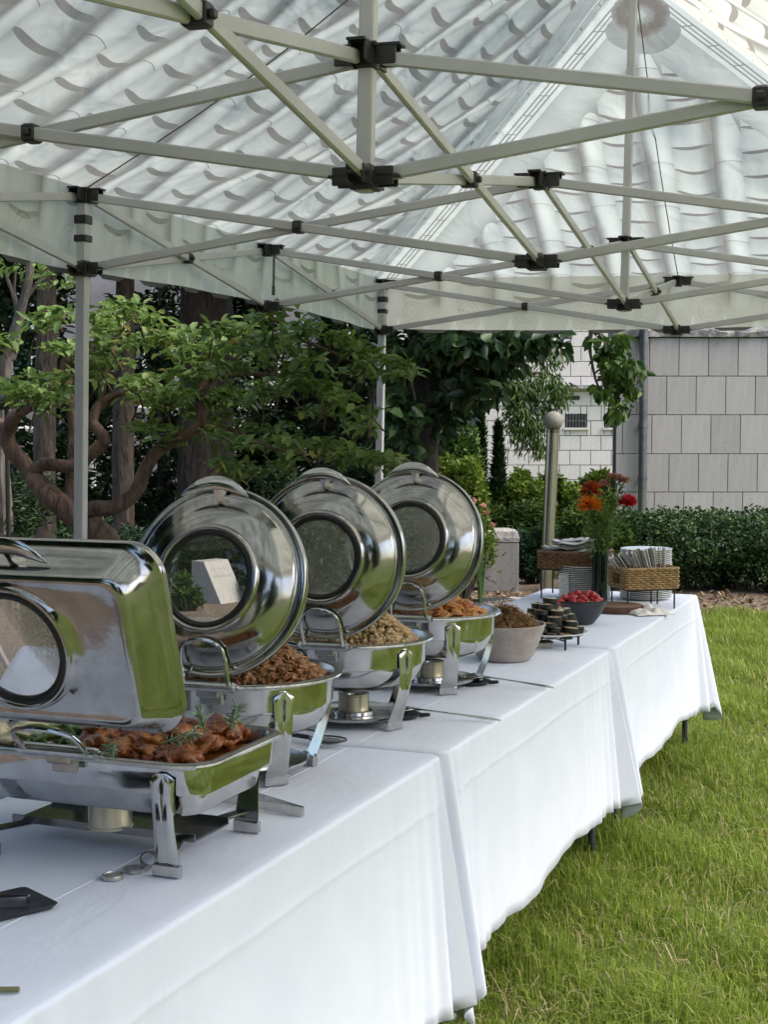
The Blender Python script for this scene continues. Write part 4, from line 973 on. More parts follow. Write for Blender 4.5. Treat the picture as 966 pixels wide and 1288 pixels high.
def strap_leg(parent, top_r, z_top, ang=None, base=None, foot_in=.05, w=.036, yaw=None):
    """chrome strap leg with a split rounded head; local frame: outward = +X' at angle"""
    rows = 22; th = .004; Lp = []
    mb = MB(); cols = []
    for i in range(rows + 1):
        f = i / rows; z = z_top * (1 - f)
        # distance outward: upright beside the pan, then sweeping in and kicking out at the foot
        out = -foot_in * (max(0, (f - .30)) / .70) ** 1.5 + .004 * max(0, (f - .86) / .14) ** 2
        hw = w / 2 * (1 - .22 * math.sin(math.pi * min(1, f * 1.1)) + .05 * f)
        if f < .06: hw *= math.sqrt(max(.12, 1 - ((.06 - f) / .06) ** 2))
        slot = .0055 * max(0, 1 - ((f - .05) / .42)) if f > .05 else 0
        cols.append((out, z, hw, slot))
    for sg in (-1, 1):
        loops = []
        for out, z, hw, slot in cols:
            a, b = sg * hw, sg * slot
            loops.append([Vector((out, a, z)), Vector((out + th * .6, (a * 3 + b) / 4, z)), Vector((out + th, (a + b) / 2, z)), Vector((out + th * .6, b, z)), Vector((out, b, z)), Vector((out - .002, b, z)), Vector((out - .002, a, z))])
        if sg < 0: loops = [list(reversed(L)) for L in loops]
        mb.loft(loops, cap0=True, cap1=True)
    R = Matrix.Rotation(ang, 3, 'Z'); bs = Vector(base)
    mb.v = [tuple(R @ Vector(p) + bs) for p in mb.v]
    l = mb.build('leg', MAT['chrome'], parent, angle=40)
    fb_ = MB(); o_, _, hw, _ = cols[-1]; fb_.box(R @ Vector((o_ + .003, 0, .0115)) + bs, (.013, hw * 2.05, .022), R, .002); fb_.build('foot', MAT['chrome'], l)
    return l
def hinge(parent, x, z, ln=.115):
    h = MB(); h.tube([(x, -ln / 2, z), (x, ln / 2, z)], .0115, 18); h = h.build('hinge_bar', MAT['steel'], parent)
    for sg in (-1, 1):
        q = MB(); q.tube([(x, sg * ln / 2, z), (x, sg * (ln / 2 + .007), z)], .0095, 6); q.tube([(x, sg * (ln / 2 + .006), z), (x, sg * (ln / 2 + .011), z)], .006, 10); q.build('hinge_nut', MAT['chrome'], h)
    b = MB(); b.box((x + .016, 0, z - .014), (.04, .05, .02), bev=.003); b.box((x + .022, 0, z - .028), (.012, .05, .03), bev=.002); b.build('hinge_bracket', MAT['steel'], h)
def loop_part(lid, Mx, hw, hh, y0):
    """arched rod that carries the lid on the hinge, in lid coordinates transformed by Mx"""
    pts = [Vector((0, -hw, 0)), Vector((0, -hw, hh * .55))] + [Vector((-.004, -hw + (1 - math.cos(a)) * hw * .55 if a < math.pi / 2 else 0, 0)) for a in []]
    for k in range(9):
        a = math.pi * k / 8; y = -math.cos(a); pts.append(Vector((0, hw * y, hh * (.55 + .45 * math.sin(a) ** .7))))
    pts += [Vector((0, hw, hh * .55)), Vector((0, hw, 0))]
    return MB().tube([Mx @ p for p in pts], .0048, 10).build('hinge_loop', MAT['chrome'], lid)
def handle_parts(lid, Mx, ln=.15):
    """bowed bar handle and its wedge bracket; local frame: x outward from lid face, z towards lid edge"""
    q = MB(); loops = []
    for k in range(15):
        f = k / 14 * 2 - 1; y = f * ln / 2; zc = .028 * (1 - f * f); wd = .013 * (1 - abs(f) ** 3) + .002; tk = .006 * (1 - abs(f) ** 4) + .0012
        loops.append([Mx @ Vector((.034 + tk * math.cos(a), y, zc + wd * math.sin(a))) for a in np.linspace(0, 2 * math.pi, 11)[:-1]])
    q.loft(loops, cap0=True, cap1=True); q.build('handle', MAT['chrome'], lid)
    b = MB(); b.add([Mx @ Vector(p) for p in ((0, -.014, .02), (0, .014, .02), (.036, .012, .035), (.036, -.012, .035), (.012, 0, -.022))], [(0, 1, 2, 3), (0, 3, 4), (3, 2, 4), (2, 1, 4), (0, 4, 1)]); b.build('handle_bracket', MAT['chrome'], lid, smooth=False)
def round_lid(dish, hx, hz, lean, glass, rad=.2):
    dirv = Vector((math.sin(lean), 0, math.cos(lean))); nrm = Vector((-math.cos(lean), 0, math.sin(lean)))
    sc_ = .975; cen = Vector((hx, 0, hz)) + dirv * (rad * sc_ + .022)
    R = Matrix((-dirv, Vector((0, 1, 0)) , nrm)).transposed()          # lathe z -> outward normal
    if R.determinant() < 0: R = Matrix((dirv, Vector((0, 1, 0)), nrm)).transposed()
    def to(mb): mb.v = [tuple(R @ (Vector(p) * sc_) + cen) for p in mb.v]; return mb
    d = [(.2, -.016), (.2045, -.016), (.2055, -.008), (.2055, .003), (.204, .0055), (.201, .0065), (.1985, .005), (.1875, .0045), (.1855, .006), (.1845, .011), (.1825, .0155), (.180, .0175)]
    for k in range(1, 13):
        a = k / 12 * math.pi / 2; f_ = k / 12; d.append((.179 - .061 * f_, .018 + .030 * (f_ + .16 * math.sin(math.pi * f_))))
    d += [(.117, .0515), (.1155, .056), (.112, .0595), (.107, .0595), (.1035, .056), (.102, .050)]
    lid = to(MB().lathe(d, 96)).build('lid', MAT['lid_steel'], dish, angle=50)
    to(MB().lathe([(.2, -.016), (.190, -.01), (.186, .010), (.15, .032), (.104, .041), (.102, .050)], 64)).build('lid_lining', MAT['steel'], lid)
    to(MB().lathe([(.1035, .055), (.099, .0565), (.0925, .054), (.0915, .048)], 64)).build('window_gasket', MAT['gasket'], lid)
    to(MB().lathe([(0, .0525), (.05, .052), (.0935, .0495)], 64)).build('window_glass', glass, lid)
    b = Vector((hx, 0, hz)); Mb = Matrix.Translation(b) @ Matrix((nrm, Vector((0, 1, 0)), dirv)).transposed().to_4x4()
    loop_part(lid, Mb @ Matrix.Translation((.006, 0, 0)) @ Matrix.Rotation(.50, 4, 'Y'), .050, .104, 0)
    Mh = Matrix.Translation(cen + dirv * (rad * sc_ - .022) + nrm * .012) @ Matrix((nrm, Vector((0, 1, 0)), dirv)).transposed().to_4x4(); handle_parts(lid, Mh)
    return lid
MAT['pan_in'] = simple('pan_interior', (.45, .44, .42), rough=.3, metal=1.0)
def fuel_can(loc_, label, grp='chafing fuel cans'):
    r = empty('fuel_can', loc_); tag(r, label, 'fuel can', grp)
    MB().lathe([(0, .001), (.041, .001), (.043, .003), (.043, .006), (.0415, .008), (.0415, .056), (.043, .058), (.043, .062), (.0415, .0625)], 36).build('can', MAT['can'], r)
    MB().lathe([(.0415, .0625), (.038, .059), (.018, .058), (.017, .054), (0, .053)], 36).build('top', MAT['steel'], r)
    return r
def round_dish(s, t, label, lean, glass, rot0=0.07, legrot=45):
    o = ST(s, t, TOP + .001); D = empty('round_chafing_dish', o, AX + rot0); D.scale = (1.05, 1.05, 1.05); tag(D, label, 'chafing dish', 'round chafing dishes')
    MB().lathe([(0, .096), (.10, .096), (.135, .102), (.162, .119), (.176, .146), (.1795, .158), (.1835, .160), (.185, .165), (.188, .212), (.190, .216), (.204, .218), (.207, .221), (.205, .2245), (.196, .2245), (.192, .222)], 80).build('water_pan', MAT['chrome'], D)
    MB().lathe([(.2035, .2255), (.197, .2275), (.189, .226), (.183, .215), (.176, .18), (.165, .17), (0, .168)], 72).build('food_pan', MAT['pan_in'], D)
    for k in range(4):
        a = math.radians(legrot + 90 * k); strap_leg(D, .19, .205, a, (math.cos(a) * .1905, math.sin(a) * .1905, 0), foot_in=.05, w=.05)
    pl = MB().lathe([(.052, .016), (.118, .017), (.128, .022), (.131, .028), (.128, .030), (.118, .024), (.06, .021), (.052, .0225), (.0505, .03), (.048, .03), (.048, .016), (.052, .016)], 56).build('burner_shelf', MAT['steel'], D)
    for k in range(4):
        a = math.radians(legrot + 90 * k); e = Vector((math.cos(a), math.sin(a), 0)); MB().bar(e * .126 + Vector((0, 0, .026)), e * .142 + Vector((0, 0, .030)), .02, .004).build('shelf_arm', MAT['steel'], pl)
    MB().lathe([(0, .012), (.046, .012), (.046, .0155), (0, .0155)], 32).build('burner_cup', MAT['steel'], pl)
    hinge(D, -.222, .228); round_lid(D, -.222, .228, lean, glass)
    return D
C1, C2, C3 = (3.06, -1.546), (3.685, -1.545), (4.275, -1.535)
round_dish(*C1, 'round steel chafing dish of pulled meat beside the rectangular dish', math.radians(13), MAT['glass_clear'])
round_dish(*C2, 'middle round steel chafing dish, heaped with fried rice', math.radians(4), MAT['glass_fog'], legrot=62)
round_dish(*C3, 'round steel chafing dish of golden potato pieces beside the clay bowl', math.radians(11), MAT['glass_fog'], legrot=35)
for c, l in ((C1, 'gold fuel can under the round dish of pulled meat'), (C2, 'gold fuel can under the dish of fried rice'), (C3, 'gold fuel can under the dish of golden potato pieces')): fuel_can(ST(*c, TOP + .0175), l)

# rectangular dish
RS, RTt = 2.44, -1.512
D = empty('rectangular_chafing_dish', ST(RS, RTt, TOP + .001), AX); tag(D, 'rectangular steel chafing dish with open windowed lid, filled with roast chicken and beans', 'chafing dish')
hx, hy = .168, .268
MB().loft([rr(hx - .035, hy - .035, .04, .105), rr(hx - .028, hy - .028, .045, .112), rr(hx - .020, hy - .020, .05, .142), rr(hx - .017, hy - .017, .05, .147), rr(hx - .004, hy - .004, .055, .149), rr(hx - .002, hy - .002, .055, .153), rr(hx, hy, .055, .196), rr(hx + .004, hy + .004, .058, .199), rr(hx + .012, hy + .012, .062, .200), rr(hx + .014, hy + .014, .063, .204), rr(hx + .011, hy + .011, .062, .207), rr(hx + .002, hy + .002, .058, .2065)], cap0=True).build('water_pan', MAT['chrome'], D)
MB().loft([rr(hx + .010, hy + .010, .062, .208), rr(hx + .003, hy + .003, .058, .2105), rr(hx - .006, hy - .006, .055, .208), rr(hx - .012, hy - .012, .05, .195), rr(hx - .022, hy - .022, .045, .155)], cap1=True).build('food_pan', MAT['pan_in'], D)
for sx in (-1, 1):
    for sy in (-1, 1): strap_leg(D, 0, .190, 0 if sx > 0 else math.pi, (sx * (hx + .004), sy * (hy - .075), 0), foot_in=.022, w=.052)
q = MB(); q.box((0, 0, .04), (.13, .40, .006), bev=.002); q.box((.066, 0, .046), (.004, .40, .014)); q.box((-.066, 0, .046), (.004, .40, .014))
for sx in (-1, 1):
    for sy in (-1, 1): q.bar((sx * .06, sy * .16, .041), (sx * (hx - .02), sy * (hy - .075), .044), .03, .005)
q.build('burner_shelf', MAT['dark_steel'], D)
hinge(D, -.205, .222, .16)
lean = math.radians(-16); dirv = Vector((math.sin(lean), 0, math.cos(lean))); nrm = Vector((-math.cos(lean), 0, math.sin(lean)))
LH, LW = .172, .272
cen = Vector((-.205, 0, .222)) + dirv * (LH + .058)
Rl = Matrix((-dirv, Vector((0, 1, 0)), nrm)).transposed()
if Rl.determinant() < 0: Rl = Matrix((dirv, Vector((0, 1, 0)), nrm)).transposed()
def to(mb): mb.v = [tuple(Rl @ Vector(p) + cen) for p in mb.v]; return mb
nc = 12; wr_ = .105
_rr = rr
def rr(hx, hy, r, z, n=6):
    """rounded rectangle with evenly divided sides"""
    L = _rr(hx, hy, r, z, n); out = []
    for i, a in enumerate(L):
        b = L[(i + 1) % len(L)]; k = 18 if (i + 1) % (n + 1) == 0 else 1
        out += [a.lerp(b, j / k) for j in range(k)]
    return out
loops = [rr(LH + .001, LW + .001, .06, -.012, nc), rr(LH + .003, LW + .003, .06, -.004, nc), rr(LH + .002, LW + .002, .06, .004, nc), rr(LH - .006, LW - .006, .056, .008, nc), rr(LH - .012, LW - .012, .054, .014, nc), rr(LH - .022, LW - .022, .05, .034, nc), rr(LH - .034, LW - .034, .045, .060, nc), rr(LH - .039, LW - .039, .043, .066, nc), rr(LH - .046, LW - .046, .04, .0685, nc), rr(LH - .051, LW - .051, .038, .0675, nc), rr(LH - .056, LW - .056, .036, .0662, nc)]
outer = loops[-1]; 
def circ(r, z): return [Vector((r * p.x / math.hypot(p.x, p.y), r * p.y / math.hypot(p.x, p.y), z)) for p in outer]
c118 = circ(wr_ + .012, .0662)
loops += [[a.lerp(b, f) for a, b in zip(outer, c118)] for f in (.35, .7, .95)] + [circ(wr_ + .010, .073), circ(wr_ + .004, .0755), circ(wr_ - .001, .073), circ(wr_ - .003, .067)]
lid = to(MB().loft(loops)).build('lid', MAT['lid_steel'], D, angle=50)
to(MB().loft([rr(LH - .002, LW - .002, .058, -.011, nc), rr(LH - .02, LW - .02, .05, .02, nc), rr(LH - .05, LW - .05, .04, .058, nc), circ(wr_ + .004, .060), circ(wr_ - .002, .066)])).build('lid_lining', MAT['steel'], lid)
to(MB().lathe([(wr_ - .001, .0715), (wr_ - .006, .073), (wr_ - .0135, .070), (wr_ - .0145, .064)], 64)).build('window_gasket', MAT['gasket'], lid)
to(MB().lathe([(0, .068), (.05, .0675), (wr_ - .012, .0655)], 64)).build('window_glass', MAT['glass_drip'], lid)
Mb = Matrix.Translation((-.205, 0, .222)) @ Matrix((nrm, Vector((0, 1, 0)), dirv)).transposed().to_4x4()
loop_part(lid, Mb @ Matrix.Translation((.006, 0, 0)) @ Matrix.Rotation(.55, 4, 'Y'), .066, .078, 0)
handle_parts(lid, Matrix.Translation(cen + dirv * (LH - .020) + nrm * .014) @ Matrix((nrm, Vector((0, 1, 0)), dirv)).transposed().to_4x4(), .17)
rr = _rr
fuel_can(on_z(139, 1040, TOP + .0445), 'gold fuel can on the shelf under the rectangular dish')

# ================================================================== FOOD
def foodmat(name, stops, rough=.45, sc=40, spec=.5):
    m = M(name); g = m.n('ShaderNodeNewGeometry'); a = m.tex(sc, 5, .6); oi = m.n('ShaderNodeObjectInfo')
    f = a * .6 + X(m.nt, g.outputs['Random Per Island']) * .25 + X(m.nt, oi.outputs['Random']) * .15
    b = m.bsdf(Base_Color=m.ramp(f, stops), Roughness=rough, Specular_IOR_Level=spec, Subsurface_Weight=.08)
    m.l(m.bump(m.tex(sc * 2, 4), .5, .004), b.inputs['Normal']); return m.done(b)
FM = {'chicken': foodmat('glazed_chicken', [(.38, (.018, .005, .003)), (.47, (.085, .016, .005)), (.56, (.22, .052, .009)), (.70, (.40, .15, .03))], .28, 3.2, .6),
      'pulled': foodmat('pulled_meat', [(.25, (.12, .045, .014)), (.5, (.33, .15, .058)), (.75, (.52, .30, .14))], .35, 55),
      'rice': foodmat('fried_rice', [(.25, (.26, .15, .06)), (.5, (.46, .30, .14)), (.75, (.62, .46, .26))], .5, 70),
      'potato': foodmat('golden_potato', [(.34, (.12, .02, .006)), (.47, (.34, .08, .012)), (.6, (.5, .20, .035)), (.76, (.6, .36, .11))], .3, 2.8),
      'noodle': foodmat('brown_shreds', [(.25, (.05, .022, .008)), (.5, (.20, .105, .035)), (.8, (.40, .25, .10))], .4, 50),
      'bean': foodmat('green_bean', [(.2, (.05, .10, .018)), (.5, (.11, .19, .04)), (.8, (.22, .29, .09))], .35, 25),
      'cream': foodmat('pale_vegetable', [(.2, (.4, .32, .17)), (.8, (.75, .68, .5))], .5, 3),
      'herb': simple('rosemary', (.16, .24, .13), (.32, .40, .27), scale=90, rough=.6)}
def dish_pos(c, x, y, z): return ST(c[0] + x, c[1] - y, TOP + z)       # dish-local to world
def pieces(name, piece, label, cat, c, mat, n, size, place, seeds=6, amp=.3, shape=(1, .75, .6), sub=2):
    root = empty(name, ST(*c, TOP + (.183 if c is C3 else .17)), AX); tag(root, label, cat)
    ms = []
    for k in range(seeds):
        vs, fs = blob(k + len(name) * 7, sub, amp, *shape, freq=2.6); ms.append(MB().add(vs, fs).build(piece, mat, mesh_only=True, angle=0))
    for k in range(n):
        x, y, z = place(k); o = link(bpy.data.objects.new(piece, ms[k % seeds]), root); o.location = (x, y, z)
        s = size * random.uniform(.7, 1.25); o.scale = (s, s, s); o.rotation_euler = (random.uniform(-.5, .5), random.uniform(-.5, .5), random.uniform(0, 6.28))
    return root
def shreds(name, label, cat, c, mat, n, place, ln, wd, z0=.183, curl=.6, seed=1):
    """heap of short curled strips, one mesh"""
    r = random.Random(seed); V, Fs = [], []
    for k in range(n):
        p = Vector(place(r)); d = Vector((r.gauss(0, 1), r.gauss(0, 1), r.gauss(0, .45))).normalized(); L = ln * r.uniform(.5, 1.4); w = wd * r.uniform(.6, 1.5)
        s = d.cross(Vector((r.gauss(0, .4), r.gauss(0, .4), 1))).normalized(); u = s.cross(d); b = len(V); cu = r.uniform(-curl, curl)
        for i in range(4):
            f = i / 3 - .5; q = p + d * L * f + u * (cu * L * (f * f - .1)) + s * (cu * .5 * L * f * f); ww = w * (1 - (2 * f) ** 4 * .6)
            V += [q + s * ww, q + u * ww * .7, q - s * ww, q - u * ww * .7]
        for i in range(3):
            for j in range(4): Fs.append((b + i * 4 + j, b + i * 4 + (j + 1) % 4, b + i * 4 + 4 + (j + 1) % 4, b + i * 4 + 4 + j))
        Fs += [(b + 3, b + 2, b + 1, b), (b + 12, b + 13, b + 14, b + 15)]
    mb = MB(); mb.v = [tuple(v) for v in V]; mb.f = Fs; mb.m = [0] * len(Fs); o = mb.build(name, mat, angle=0)
    o.location = ST(*c, TOP + z0); o.rotation_euler.z = AX; tag(o, label, cat, kind='stuff'); return o
def lumps(name, label, cat, c, mat, n, place, size, shape, seed=1, amp=.3, z0=.183, sub=1):
    """heap of small irregular lumps, one mesh"""
    r = random.Random(seed); prot = []
    for k in range(8): vs, fs = blob(seed * 50 + k, sub, amp, *shape, freq=2.8); prot.append((np.array([tuple(v) for v in vs]), np.array(fs)))
    V, F_ = [], []; b = 0
    for k in range(n):
        pv, pf = prot[k % 8]; s = size * r.uniform(.6, 1.35)
        Rm = np.array((Matrix.Rotation(r.uniform(0, 6.28), 3, 'Z') @ Matrix.Rotation(r.gauss(0, .6), 3, 'X') @ Matrix.Rotation(r.gauss(0, .6), 3, 'Y')))
        V.append(pv @ Rm.T * s + np.array(place(r))); F_.append(pf + b); b += len(pv)
    o = np_mesh(name, np.concatenate(V), np.concatenate(F_), mat, smooth=True); o.location = ST(*c, TOP + z0); o.rotation_euler.z = AX; tag(o, label, cat, kind='stuff'); return o
def heap(R, H, base=.035, bias=0.0):
    def f(r):
        a = r.uniform(0, 6.283); q = math.sqrt(r.random()) * R; h = base + H * max(0, 1 - (q / R) ** 2) * (1 + .22 * math.sin(3 * a + 1))
        return (q * math.cos(a) + bias, q * math.sin(a), h * (1 - .35 * r.random() ** 2))
    return f
def mound(name, c, mat, R, H, base, parent):
    """the solid body of a heap under its loose pieces"""
    vs, fs = blob(len(name) + 3, 3, .12, R, R, H, 3); return MB().add([v + Vector((0, 0, base)) for v in vs], fs).build('heap_core', mat, parent, angle=0)
o = lumps('pulled_meat', 'brown pulled meat heaped in the first round chafing dish', 'meat', C1, FM['pulled'], 800, heap(.176, .095), .011, (1.6, .7, .45), 2, .5, sub=2); mound('pulled', C1, FM['pulled'], .155, .066, .025, o); o2 = shreds('meat_shreds', None, None, C1, FM['pulled'], 1500, heap(.176, .10), .034, .0026, seed=2, curl=1.0); o2.parent = o; o2.location = (0, 0, 0); o2.rotation_euler = (0, 0, 0)
o = lumps('fried_rice', 'tan fried rice heaped high in the middle round chafing dish', 'rice', C2, FM['rice'], 2600, heap(.178, .10), .0082, (1.15, .9, .75), 3, .4); mound('rice', C2, FM['rice'], .155, .076, .025, o)
def pp(R, H):
    def f(k):
        a = random.uniform(0, 6.283); q = math.sqrt(random.random()) * R; return (q * math.cos(a), q * math.sin(a), .035 + H * max(0, 1 - (q / R) ** 2) * random.uniform(.6, 1))
    return f
r_ = pieces('roast_potatoes', 'potato_piece', 'golden orange roast potato pieces in the round dish beside the clay bowl', 'potatoes', C3, FM['potato'], 150, .020, pp(.166, .07), amp=.4, shape=(1.1, .95, .45), sub=3); mound('pot', C3, FM['potato'], .15, .045, .02, r_)
# rectangular pan: chicken on the right, beans in the middle, pale vegetables on the left (local y points left)
cr = (RS, RTt)
def chick(k):
    x, y = random.uniform(-.125, .125), random.uniform(-.215, .03); return (x, y, .022 + .038 * (1 - (x / .15) ** 2) * random.uniform(.5, 1.1))
r_ = pieces('roast_chicken', 'chicken_piece', 'dark glazed roast chicken pieces in the rectangular dish', 'chicken', cr, FM['chicken'], 210, .021, chick, amp=.5, shape=(1.25, .85, .6), sub=3); 
MB().box((0, -.095, .007), (.27, .27, .012), bev=.004).build('sauce_layer', FM['chicken'], r_)
bn = empty('green_beans', ST(*cr, TOP + .17), AX); tag(bn, 'green beans heaped in the rectangular dish beside the chicken', 'beans')
bms = []
for k in range(4):
    L = .085; pts = [(L * (f - .5), .006 * math.sin(3 * f + k), .01 * math.sin(f * math.pi) * (k % 2)) for f in np.linspace(0, 1, 7)]; bms.append(MB().tube(pts, [.0015, .0042, .005, .005, .005, .0042, .001], 7).build('green_bean', FM['bean'], mesh_only=True))
for k in range(80):
    o = link(bpy.data.objects.new('green_bean', bms[k % 4]), bn); x, y = random.uniform(-.115, .115), random.uniform(.035, .135); o.location = (x, y, .02 + .035 * random.random()); o.rotation_euler = (random.uniform(-.2, .2), random.uniform(-.25, .25), random.gauss(1.4, .6))
pieces('pale_vegetables', 'vegetable_piece', 'pale creamy vegetable pieces at the end of the rectangular dish', 'vegetables', cr, FM['cream'], 40, .022, lambda k: (random.uniform(-.12, .12), random.uniform(.15, .225), .025 + random.random() * .03), amp=.2)
def herb(p, n, ln, label, upright):
    o = empty('rosemary_sprig', p, random.uniform(0, 6)); tag(o, label, 'herb', 'rosemary sprigs'); q = MB(); q2 = []
    d = Vector((.5, .3, upright)).normalized(); q.tube([(0, 0, 0), d * ln * .5 + Vector((0, 0, .004)), d * ln], .0012, 5); q.build('stem', FM['herb'], o)
    P = np.array([tuple(d * ln * (k + 1) / n) for k in range(n) for _ in range(5)]); D_ = rng.normal(0, .8, (len(P), 3)) + np.array([d.x, d.y, d.z]) * .9; D_ /= np.linalg.norm(D_, axis=1)[:, None]
    foliage('needles', P, .022, .0035, FM['herb'], o, dirs=D_)
herb(on_z(290, 921, TOP + .228), 12, .05, 'upright rosemary sprig on the roast chicken near the dish corner', 1.2)
herb(on_z(258, 922, TOP + .232), 10, .045, 'upright rosemary sprig on the roast chicken beside the lid', 1.0)
herb(on_z(205, 934, TOP + .236), 12, .06, 'rosemary sprig lying on the roast chicken', .15)
herb(on_z(130, 950, TOP + .225), 9, .045, 'rosemary sprig lying between chicken and beans', .4)
herb(dish_pos(C1, -.03, -.02, .278), 14, .06, 'long green herb sprig on the pulled meat', .9)
herb(dish_pos(C1, .05, .02, .285), 10, .04, 'small herb sprig at the top of the pulled meat', .7)

# ================================================================== UTENSILS ON THE CLOTHS
def tongs():
    a, b = on_z(318, 1008, TOP + .008), on_z(379, 1022, TOP + .008); d = (b - a).normalized()
    r = empty('serving_tongs', (a.x, a.y, TOP)); tag(r, 'steel serving tongs lying beside the rectangular dish', 'tongs'); s = Vector((-d.y, d.x, 0)); L = (b - a).length
    for sg in (-1, 1):
        pts = [d * (L * f) + s * sg * (.004 + .02 * (1 - f)) + Vector((0, 0, .012)) for f in np.linspace(-1.2, 1, 12)]
        q = MB()
        for p, p2 in zip(pts, pts[1:]): q.bar(p, p2, .0018, .018, bev=0)
        q.build('arm', MAT['steel'], r)
    e = d * L; q = MB(); q.loft([[e + s * (.005 * math.cos(t)) + d * (.007 * math.sin(t)) + Vector((0, 0, z)) for t in np.linspace(0, math.pi, 9)] for z in (.003, .021)], closed=False); q.build('bend', MAT['steel'], r)
tongs()
def skimmer(u, v, label, az):
    p = on_z(u, v, TOP); r = empty('perforated_spoon', (p.x, p.y, TOP + .001), az); tag(r, label, 'spoon', 'black perforated serving spoons')
    # oval bowl with real holes: ring cells around holes
    me = bmesh.new(); NX, NY = 16, 10; sx, sy = .05, .036
    mb = MB(); h = .011; cell = .0072
    for i in range(-6, 7):
        for j in range(-4, 5):
            x, y = i * cell, (j + (i % 2) * .5) * cell
            if (x / sx) ** 2 + (y / sy) ** 2 > .86: continue
            o_ = [Vector((x + cell * .5 * sa, y + cell * .5 * sb, 0)) for sa, sb in ((1, 1), (0, 1.0), (-1, 1), (-1, 0), (-1, -1), (0, -1), (1, -1), (1, 0))]
            inn = [Vector((x + cell * .30 * math.cos(math.radians(45 * k + 45)), y + cell * .30 * math.sin(math.radians(45 * k + 45)), 0)) for k in range(8)]
            def lift(p_): return Vector((p_.x, p_.y, .004 + .012 * ((p_.x / sx) ** 2 + (p_.y / sy) ** 2)))
            mb.loft([[lift(a) for a in o_], [lift(a) for a in inn]])
    mb.build('strainer', MAT['black'], r, smooth=False)
    rim = [(sx * math.cos(a), sy * math.sin(a), .017) for a in np.linspace(0, 2 * math.pi, 41)[:-1]]; MB().tube(rim, .0022, 6, closed=True).build('rim', MAT['black'], r)
    MB().tube([(-sx, 0, .017), (-sx - .05, 0, .02), (-sx - .18, 0, .012)], [.006, .006, .007], 8).build('handle', MAT['black'], r)
skimmer(258, 1006, 'black perforated spoon lying under the rectangular dish', -.4)
skimmer(412, 938, 'black perforated spoon lying under the round dish of pulled meat', -.4)
MAT['spoon'] = simple('spoon_steel', (.6, .59, .57), rough=.12, metal=1.0)
def spoon(bu, bv, hu, hv, label):
    b, h = on_z(bu, bv, TOP + .02), on_z(hu, hv, TOP + .006); r = empty('serving_spoon', (b.x, b.y, TOP)); tag(r, label, 'spoon', 'long handled serving spoons')
    d = Vector((h.x - b.x, h.y - b.y, 0)); L = d.length; d.normalize(); s = Vector((-d.y, d.x, 0)); q = MB(); loops = []
    for k in range(9):
        rr2 = k / 8; z = .004 + .022 * rr2 ** 2; loops.append([d * (.042 * max(rr2, .02) * math.cos(a)) + s * (.030 * max(rr2, .02) * math.sin(a)) + Vector((0, 0, z)) for a in np.linspace(0, 2 * math.pi, 25)[:-1]])
    q.loft(loops, cap0=True); bo = q.build('bowl', MAT['spoon'], r); so = bo.modifiers.new('t', 'SOLIDIFY'); so.thickness = .0015
    pts = [d * (.04 + (L - .04) * f) + Vector((0, 0, .026 - .020 * f + .001 * math.sin(f * 3.1))) for f in np.linspace(0, 1, 10)]; q = MB()
    q.tube(pts, [.004, .003, .0025, .0025, .0025, .003, .0035, .004, .0045, .0025], 8); q.build('handle', MAT['spoon'], r)
    # dark rest the bowl lies in
    k = empty('spoon_rest', (b.x, b.y, TOP)); tag(k, label.replace('long handled spoon', 'black spoon rest').replace('lying', 'placed'), 'spoon rest', 'black spoon rests')
    MB().lathe([(0, .0015), (.045, .0015), (.056, .012), (.058, .012), (.047, -.0), (0, -.0)], 32).build('dish', MAT['black'], k)
    MB().tube([d * .055 + Vector((0, 0, .009)), d * .085 + Vector((0, 0, .012))], [.007, .005], 8).build('tab', MAT['black'], k)
spoon(503, 893, 630, 906, 'long handled spoon lying under the dish of fried rice'); spoon(594, 852, 697, 865, 'long handled spoon lying beside the clay bowl')
# small tin lids and rings near the front leg
MAT['tin'] = simple('tin_lid', (.42, .42, .40), (.55, .55, .52), scale=30, rough=.3, metal=1.0)
def tin_lid(u, v, label, tiltv=None, ring=False):
    p = on_z(u, v, TOP + .001); r = empty('tin_lid', p); tag(r, label, 'tin lid', 'pried off fuel can lids')
    prof = [(.0165, .0), (.0195, .0), (.0195, .006), (.0165, .006), (.0165, .0)] if ring else [(0, .006), (.0165, .006), (.017, .0075), (.019, .0075), (.0195, .005), (.0195, .0), (.018, 0), (.018, .004), (0, .004)]
    o = MB().lathe(prof, 32).build('disc', MAT['tin'], r)
    if tiltv: o.rotation_euler = tiltv; o.location.z = .014
tin_lid(142, 1104, 'flat tin lid beside the front leg of the rectangular dish'); tin_lid(169, 1095, 'thin tin ring lying behind the flat tin lid', ring=True); tin_lid(189, 1092, 'tin ring propped against the front dish leg', (.4, .2, 0), True)
# spoon on a black napkin at the near left
p = on_z(8, 1142, TOP + .001); r = empty('black_tray', p, .5); tag(r, 'small black tray lying near the rectangular dish', 'tray')
MB().loft([rr(.11, .055, .01, 0), rr(.118, .062, .012, .009), rr(.115, .06, .012, .009), rr(.107, .052, .01, .003)], cap0=True, cap1=True).build('tray_body', MAT['black'], r); r.location = on_z(-28, 1150, TOP + .001); r.rotation_euler.z = .72
ts = empty('small_tongs', on_z(-20, 1140, TOP + .012)); tag(ts, 'steel tongs end resting on the small black tray', 'tongs')
a, b = Vector((-.14, .0, 0)), on_z(33, 1133, TOP + .016) - ts.location
q = MB(); q.bar(a + Vector((0, -.012, 0)), b, .0018, .016, bev=0); q.build('arm', MAT['steel'], ts); q = MB(); q.bar(a + Vector((0, .04, 0)), b + Vector((.002, .012, 0)), .0018, .016, bev=0); q.build('arm', MAT['steel'], ts)
